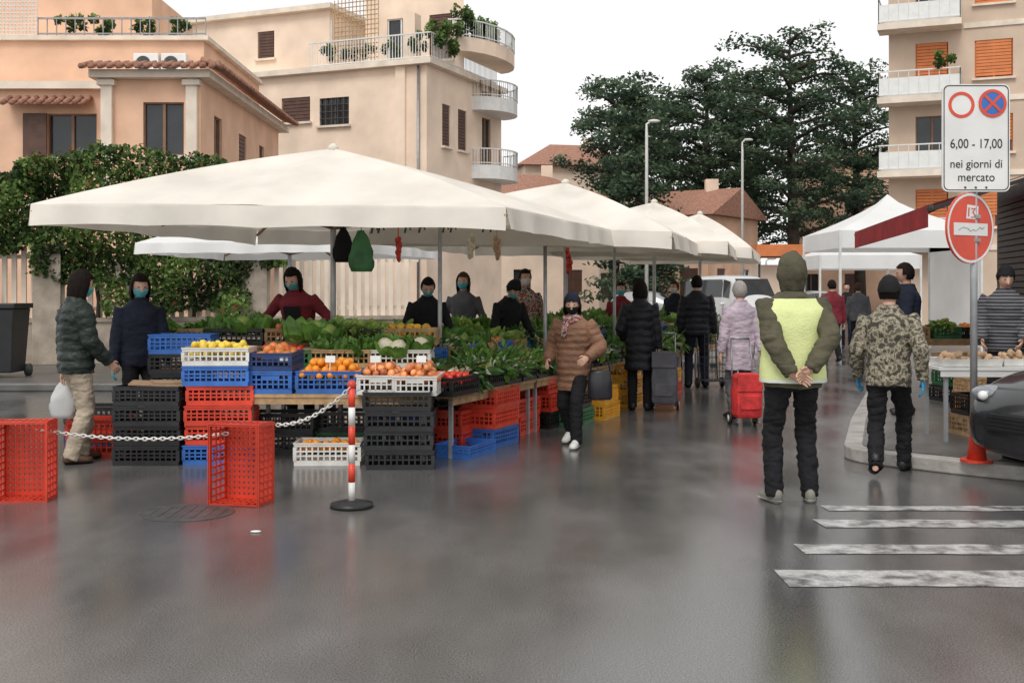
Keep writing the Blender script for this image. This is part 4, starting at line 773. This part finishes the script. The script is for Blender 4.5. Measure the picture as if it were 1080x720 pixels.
def head(mc,ml,seed,r=.08):
    rr=random.Random(seed);q=MB();q.ball((0,0,r*.9),1,14,10,fn=lambda d:d*r*(1+.10*noise.noise(d*7+V((seed,0,0)))))
    for k in range(9):
        an=2*pi*k/9+rr.uniform(-.2,.2);d=V((cos(an),sin(an),0));s=V((-sin(an),cos(an),0));P=[(.3,.0,.4),(1.0,.35,.7),(1.25,1.0,.75),(1.3+rr.random()*.3,1.6,.45),(1.6,1.9,.1)];vs=[]
        for a,z,w in P:vs+=[d*a*r-s*w*r+V((0,0,z*r)),d*a*r*1.08+V((0,0,z*r)),d*a*r+s*w*r+V((0,0,z*r))]
        for i in range(4):
            for h in(0,1):q.add([vs[i*3+h],vs[i*3+h+1],vs[i*3+4+h],vs[i*3+3+h]],[(0,1,2,3)],1,True)
    return q.mesh('head',[mc,ml],recalc=False)
GM={'chard':[leafy(VG[0],VG[3],s,30,.23,.038,.85,.75,.4) for s in(1,2)],'lettuce':[leafy(VG[2],VG[2],s,38,.15,.05,.7,.4,.1) for s in(3,4)],'spinach':[leafy(VG[1],VG[0],s,36,.17,.032,.75,.7,.3) for s in(5,6)],'leek':[leafy(VG[1],VG[3],s,16,.3,.015,1.3,.6,.5) for s in(7,8)],'cauliflower':[head(CAU,VG[1],9)],'cabbage':[head(VG[2],VG[1],10,.085)],'artichoke':[leafy(VG[1],VG[0],s,26,.14,.03,1.1,-.1,.2) for s in(11,12)]}
DESC={'chard':'bunch of dark chard with pale stalks','lettuce':'light green lettuce head','spinach':'bunch of mid green spinach leaves','leek':'bunch of long leeks with white stems','cauliflower':'cream cauliflower wrapped in green leaves','cabbage':'round pale cabbage','artichoke':'bunch of green artichokes'}
def greens(kind,loc,rz,n,where,group,spx=.15,spy=.12,tilt=.5,sc=1,lean=(0,0)):
    T=MX.Translation(V(loc))@MX.Rotation(rz,4,'Z')
    for i in range(n):
        p=T@V(((i-(n-1)/2)*spx,R.uniform(-.05,.05),R.uniform(0,.03)));inst(R.choice(GM[kind]),kind,p,(lean[0]+R.uniform(-tilt,tilt),lean[1]+R.uniform(-tilt,tilt),R.random()*6.3),sc*R.uniform(.85,1.2),DESC[kind]+' '+where,'vegetable',group)
crate('white',L(232,10.25,.873),.03,'white crate heaped with lemons on top of the red crates',.16);heap('lemon',L(232,10.25,.873),.03,'yellow lemon in the white crate above the red crates','lemons above red crates',(7,5),2,.075)
crate('blue',L(292,10.4,.622),pi/2,'blue crate end on beside the lemon stack');crate('dark blue',L(292,10.4,.824),pi/2,'dark blue crate stacked on the end on blue crate',.16);heap('mango',L(292,10.4,.824),pi/2,'red and yellow mango in the dark blue crate','mangoes in dark blue crate',(5,3),2,.1)
crate('blue',L(350,10.3,.622),0,'blue crate full of oranges on the front table');heap('orange',L(350,10.3,.622),0,'orange heaped in the blue crate on the front table','oranges on the front table',(7,5),3,.078,z0=.16)
crate('white',L(403,10.3,.622),pi/2,'white crate of apples next to the oranges',.17);heap('apple',L(403,10.3,.622),pi/2,'red apple in the white crate beside the oranges','apples beside oranges',(7,5),3,.076,z0=.13)
crate('white',L(442,10.2,.622),pi/2-.05,'white crate of apples at the street corner of the table',.17);heap('apple',L(442,10.2,.622),pi/2,'red apple in the corner crate of the table','apples in the corner crate',(7,5),3,.076,z0=.13)
crate('black',L(472,10.55,.582),RZ,'black crate of red tomatoes just round the table corner',.17);heap('tomato',L(472,10.55,.582),RZ,'red tomato in the black crate round the corner','tomatoes round the corner',(7,5),2,.075)
heap('orange',L(348,10.2,0),.02,'orange in the white crate on the ground','oranges under the stall',(6,4),1,.085,z0=.15)
for k,(px,c,kind) in enumerate(((238,'wooden','pepper'),(300,'green','tomato'),(362,'wooden','artichoke'),(424,'white','cauliflower'))):
    p=L(px,11.05,.803);crate(c,p,-.03,f'{c} crate of {DESC.get(kind,kind).split(" with")[0]} on the raised second table',.17)
    if kind in FM:heap(kind,p,0,f'{kind} piled on the raised second table',f'{kind} piled on second table',(6,4),2,.082)
    else:greens(kind,p+V((0,0,.1)),0,3,'on the raised second table',f'{kind} on second table',.17);greens(kind,p+V((0,-.08,.1)),0,3,'on the raised second table',f'{kind} on second table',.17)
for k,(px,kind) in enumerate(((190,'spinach'),(252,'cabbage'),(314,'apple'),(376,'lettuce'),(432,'pepper'))):
    p=L(px,11.7,.983);crate('black' if k%2 else 'wooden',p,-.03,f'crate of {kind}, {NM[k]} from the left on the highest rear table',.17);
    if kind in FM:heap(kind,p,0,f'{kind} piled on the highest rear table',f'{kind} piled on rear table',(6,4),2,.085);continue
    for dy in(-.08,.1):greens(kind,p+V((0,dy,.1)),0,4,'on the highest rear table',f'{kind} on rear table',.14)
cyc=['chard','pepper','leek','tomato','spinach','lettuce','orange','chard','lemon','cabbage','apple','lettuce']
ORDW=['first','second','third','fourth','fifth','sixth','seventh','eighth','ninth','tenth','eleventh','twelfth','thirteenth','fourteenth','fifteenth','sixteenth','seventeenth','eighteenth','nineteenth','twentieth','21st','22nd','23rd','24th','25th','26th','27th','28th']
for i in range(27):
    t=.95+.44*i
    for r,(o,z) in enumerate(((.3,.582),(.95,.782))):
        kind=cyc[(i+5*r)%12];col=['black','green','wooden','black','white','blue'][(i*3+r*2)%6];p=side(t,o,z)
        crate(col,p,RZ+pi/2,f'{col} crate of {kind}, {ORDW[i]} from near end, {("street","inner")[r]} row of long stall',.17)
        if kind in FM:heap(kind,p,RZ+pi/2,f'{kind} in a crate of the long stall {("street","inner")[r]} row',f'{kind} heaps in the long stall {("street","inner")[r]} row',(6,4),2,.082);continue
        n=3 if i<16 else 2
        for dy in(-.11,0,.11):greens(kind,p+b_*dy+V((0,0,.10)),RZ+pi/2,n,('in the street row of the long stall','in the inner row of the long stall')[r],f'{kind} on long stall row {("street","inner")[r]}',.16 if n==3 else .22,tilt=.6,sc=1.0 if i<16 else 1.15)
for i in range(26):
    k=('cabbage','lettuce','artichoke','spinach','lettuce','cauliflower')[i%6];p=side(.6+.46*i,1.65,1.0);greens(k,p,0,3,'at the back of the long stall',f'{k} at the back of the long stall',.17,tilt=.4,sc=1.15)
for i in range(22):
    k=('chard','leek','spinach','leek','lettuce')[i%5];greens(k,side(.8+.42*i,.06,.70),RZ,2,'hanging over the street edge of the long stall',f'{k} over the street edge',.2,tilt=.3,sc=.85,lean=(.35,.75))
for k in range(6):table(side(1.35+2.1*k,1.65),2.05,.55,.98,RZ,NM[k]+' tall back table from the near end of the long stall')
for cols,px,py,wh in((['red','red'],481,472,'below the tomatoes'),(['blue','red','red'],516,470,'below the first leeks'),(['red','red'],541,457,'beneath the greens'),(['black','red','red'],573,450,'left of the brown coat'),(['yellow','yellow'],630,441,'right of the brown coat'),(['yellow','yellow','yellow'],656,428,'beside the long black coat'),(['green','black'],600,448,'behind the brown coat'),(['red','yellow'],700,416,'near the wire cart')):
    stack(cols,L(px,F*CH/(py-HY)+.12),wh,RZ,.19)
for k in range(9):stack([('black','blue'),('green','black'),('red','black')][k%3],side(.75+.66*k,.72),f'deep under the long stall, {NM[k]} from near end',RZ,.19)
crate('blue',L(490,9.95+.75),RZ,'blue crate on the ground beside the black corner stack',.12)
for k in range(14):
    p=side(.9+.85*k,.05,.79) if k>3 else L(300+48*k,10.12,.88);q=MB();q.box((0,0,.05),(.09,.004,.06));q.beam((0,.004,-.05),(0,.004,.02),.006);o=q.build('price_card',[WHITE]);o.location=p;o.rotation_euler=(-.2,0,R.uniform(-.3,.3)+(.6 if k>3 else 0));tag(o,'small white price card stuck in the produce','price card','price cards on the stall')
def hang(p,l,w,m,label,name='plastic_bag'):
    p=V(p);q=MB();n=16;rs=[]
    for k in range(9):
        t=k/8;ww=w*(.25+.75*min(1,t*2.2))*(1-.25*max(0,t-.8)*5*.6);rs.append([p+V((ww*cos(2*pi*j/n),ww*.45*sin(2*pi*j/n),-l*t))+V((1,.6,0))*(.03*w/.1*noise.noise(V((3*cos(2*pi*j/n)+p.x,3*sin(2*pi*j/n),t*5)))) for j in range(n)])
    q.rings(rs);q.tube([p,p+V((0,0,.12))],.004,5);o=top(q.build(name,[m]),p-V((0,0,l)));tag(o,label,'bag')
hang(at(381,243,11.6),.42,.12,mat('green_bag',(.06,.22,.08),.5,.3,8,trans=.2),'green plastic bag hanging from the front canopy frame');hang(at(362,240,11.8),.36,.10,BLACK,'black bag hanging beside the green bag under the canopy')
hang(V((L(80,10.2).x-.2,10.42,.70)),.33,.12,mat('white_bag',(.7,.7,.7),.5,.1,8,trans=.3),'white plastic carrier bag held by the green puffer person')
def garland(p,n,r,m,label,cat):
    p=V(p);q=MB();q.tube([p+V((0,0,.18)),p-V((0,0,n*r*.7))],.006,5)
    for i in range(n*2):q.ball(p+V((R.uniform(-r,r)*.6,R.uniform(-r,r)*.6,-i*r*.36)),(r*.6,r*.6,r*.9),8,6)
    o=top(q.build('hanging_garland',[m]),p-V((0,0,n*r*.9)));tag(o,label,cat)
garland(at(420,252,11.9),9,.035,TOM,'string of red chillies hanging left of the front steel pole','garland');garland(at(497,250,12.8),8,.04,CAU,'string of pale garlic hanging above the grey vendor','garland');garland(at(600,264,15),9,.045,TOM,'string of red chillies hanging under the second canopy','garland');garland(at(524,252,13.2),8,.04,POT,'string of brown onions hanging beside the capped vendor','garland')
for k,px in enumerate((395,402,430,445,470,478,512,520,560)):
    p=at(px,232+.02*k,10.9+.2*k);q=MB();q.beam(p,p-V((.03,0,.13)),.02);q.beam(p-V((.0,0,0)),p-V((-.03,0,.1)),.015);o=top(q.build('hook',[DARK]),p);tag(o,'dark clip hook hanging from the canopy rib','hook','hooks under the front canopy')
hb=at(633,403,11.15);q=MB();q.rings([[hb+V((x*s,y*s*.45,z)) for x,y in[(cos(2*pi*k/16)*.12,sin(2*pi*k/16)*.12) for k in range(16)]] for z,s in((-.17,.85),(-.15,1.0),(0,1),(.1,.85),(.12,.7))]);h=empty('handbag',hb-V((0,0,.17)),0,'black leather handbag hanging from the arm of the brown coat','handbag');q.build('bag_body',[mat('black_leather',(.02,.02,.024),.35,.2,8)],h)
q=MB();q.tube([hb+V((-.1,0,.08)),hb+V((-.07,0,.26)),hb+V((0,0,.33)),hb+V((.07,0,.26)),hb+V((.1,0,.08))],.008,6,ref=V((0,1,0)));q.build('strap',[BLK],h)
def trolley(loc,rz,m,label,hgt=.62,sx_=1):
    r=empty('shopping_trolley',loc,rz,label,'shopping trolley');r.scale=(sx_,1,1);q=MB();q.rings([[V((x*sx,y*sy,z)) for x,y in((-.17,-.13),(.17,-.13),(.19,0),(.17,.13),(-.17,.13),(-.19,0))] for z,sx,sy in((.1,.85,.9),(.14,1,1),(.25,.96,1.08),(.4,1.02,1.05),(hgt-.1,.9,.95),(hgt,.95,.95),(hgt+.04,.7,.7))]);q.build('bag',[m],r,W=False,bev=.01)
    for cz_,d in((hgt-.06,(.34,.02,.2)),(.28,(.26,.02,.16))):q=MB();q.box((0,-.142,cz_),d);q.build('pocket',[m],r,W=False,bev=.008)
    q=MB()
    for s in(-1,1):q.tube([(s*.14,.15,.06),(s*.14,.16,.7),(s*.13,.24,.98)],.011,8);q.tube([(s*.14,.15,.06),(s*.14,-.12,.05)],.011,8)
    q.tube([(-.13,.24,.98),(.13,.24,.98)],.014,8);q.build('frame',[STEEL],r,W=False)
    for s in(-1,1):
        q=MB();q.tube([(s*.16,.15,.075),(s*.19,.15,.075)],.075,18,ref=V((0,1,0)));wh=q.build('wheel',[BLK],r,W=False);q=MB();q.tube([(s*.192,.15,.075),(s*.196,.15,.075)],.04,12,ref=V((0,1,0)));q.build('hub',[WHITE],wh,W=False)
trolley(L(787,12.9),.1,mat('red_cloth',(.6,.035,.035),.7,.3,9,.4,40),'red cloth shopping trolley behind the person in lilac',.56,.85);trolley(L(701,14.5),-.2,fab('grey_trolley_cloth',(.12,.12,.14)),'grey cloth shopping trolley beside long black coat',.72,.9)
cl=L(751,17.9);r=empty('wire_cart',cl,.2,'dark wire shopping cart beside the black puffer jacket','cart');q=MB()
for i in range(7):q.beam((-.18+.06*i,-.15,.12),(-.18+.06*i,-.15,.85),.008);q.beam((-.18,-.15,.15+.11*i),(.18,-.15,.15+.11*i),.008);q.beam((-.18,.15,.15+.11*i),(.18,.15,.15+.11*i),.008);q.beam((.18,-.15,.15+.11*i),(.18,.15,.15+.11*i),.008)
q.box((0,0,.12),(.36,.3,.02));q.build('basket',[DARK],r,W=False);q=MB();q.tube([(-.16,.18,.1),(-.16,.25,1.0),(.16,.25,1.0),(.16,.18,.1)],.012,8,ref=V((0,1,0)));q.build('handle',[STEEL],r,W=False)
for s in(-1,1):q=MB();q.tube([(s*.19,.1,.08),(s*.22,.1,.08)],.08,16,ref=V((0,1,0)));q.build('wheel',[BLK],r,W=False)
tb=L(1062,10.9,.125);table(tb,1.5,.7,.70,-.05,'white table of dried goods on the right pavement',WHITE)
for k in range(5):
    p=tb+V((-.58+.29*k,-.1+.02*k,.705));q=MB();q.rings([[V((x*s,y*s,z)) for x,y in((-.14,-.2),(.14,-.2),(.14,.2),(-.14,.2))] for z,s in((0,.92),(.07,1))],sm=False,cap=False);q.box((0,0,.005),(.26,.36,.01));o=q.build('tray',[WHP]);o.location=p;tag(o,f'shallow white tray of potatoes, {ORDW[k]} from the left on the white table','tray');heap('potato',p,0,'brown potato in a tray on the right white table','potatoes on the white table',(3,4),2,.085,z0=.04)
stack(['wooden','black'],L(1040,11.2,.125),'under the white table',.1,.2)
t2=L(992,16.5,.125);table(t2,1.4,.8,.72,.0,'low vegetable table in front of the white gazebo');
for k in range(3):
    p=t2+V((-.45+.45*k,0,.725));crate(('wooden','green','black')[k],p,pi/2,('wooden crate of tomatoes on the gazebo table','green crate of lettuce on the gazebo table','black crate of oranges on the gazebo table')[k],.16)
    if k==1:greens('lettuce',p+V((0,0,.1)),pi/2,3,'on the gazebo table','lettuces on the gazebo table')
    else:heap(('tomato','','orange')[k],p,pi/2,('red tomato on the gazebo table','','orange on the gazebo table')[k],('tomatoes','','oranges')[k]+' on the gazebo table',(6,4),2,.085)
stack(['black','green','wooden'],L(1012,14.6,.125),'beneath the awning on the pavement',.2,.2);stack(['yellow','wooden'],L(1040,13.2,.125),'behind the dried goods table',.1,.2)
cc=L(1030,9.42,.125)
q=MB();q.tube([cc,cc+V((0,0,.02))],.13,20,sm=False);q.tube([cc+V((0,0,.02)),cc+V((0,0,.42))],[.08,.025],16);o=top(q.build('traffic_cone',[RED]),cc);tag(o,'small red cone at the foot of the sign pole','cone')
# ---------------------------------------------------------------- camera and light
cam=bpy.data.cameras.new('camera');co=bpy.data.objects.new('camera',cam);COL.objects.link(co);co.location=(0,0,CH);co.rotation_euler=(pi/2,0,0);cam.lens=40;cam.sensor_width=36;cam.shift_y=-(360-HY)/1080;cam.clip_end=2000;S.camera=co
w=bpy.data.worlds.new('World');S.world=w;w.use_nodes=True;N=w.node_tree.nodes;K=w.node_tree.links;bg=N['Background'];sk=N.new('ShaderNodeTexSky');sk.sky_type='NISHITA';sk.sun_disc=False;sk.sun_elevation=rad(50);sk.sun_rotation=rad(200)
hs=N.new('ShaderNodeHueSaturation');hs.inputs['Saturation'].default_value=.15;K.new(sk.outputs[0],hs.inputs['Color']);K.new(hs.outputs[0],bg.inputs['Color']);bg.inputs['Strength'].default_value=.06
b2=N.new('ShaderNodeBackground');b2.inputs['Color'].default_value=(1,.99,.975,1);b2.inputs['Strength'].default_value=.72;ad=N.new('ShaderNodeAddShader');K.new(bg.outputs[0],ad.inputs[0]);K.new(b2.outputs[0],ad.inputs[1]);K.new(ad.outputs[0],N['World Output'].inputs['Surface'])
su=bpy.data.lights.new('sun','SUN');su.energy=1.5;su.angle=rad(25);su.color=(1,.97,.92);so=bpy.data.objects.new('sun',su);COL.objects.link(so);so.rotation_euler=(rad(40),0,rad(-20))
S.view_settings.view_transform='Standard';S.view_settings.look='None';S.view_settings.exposure=0
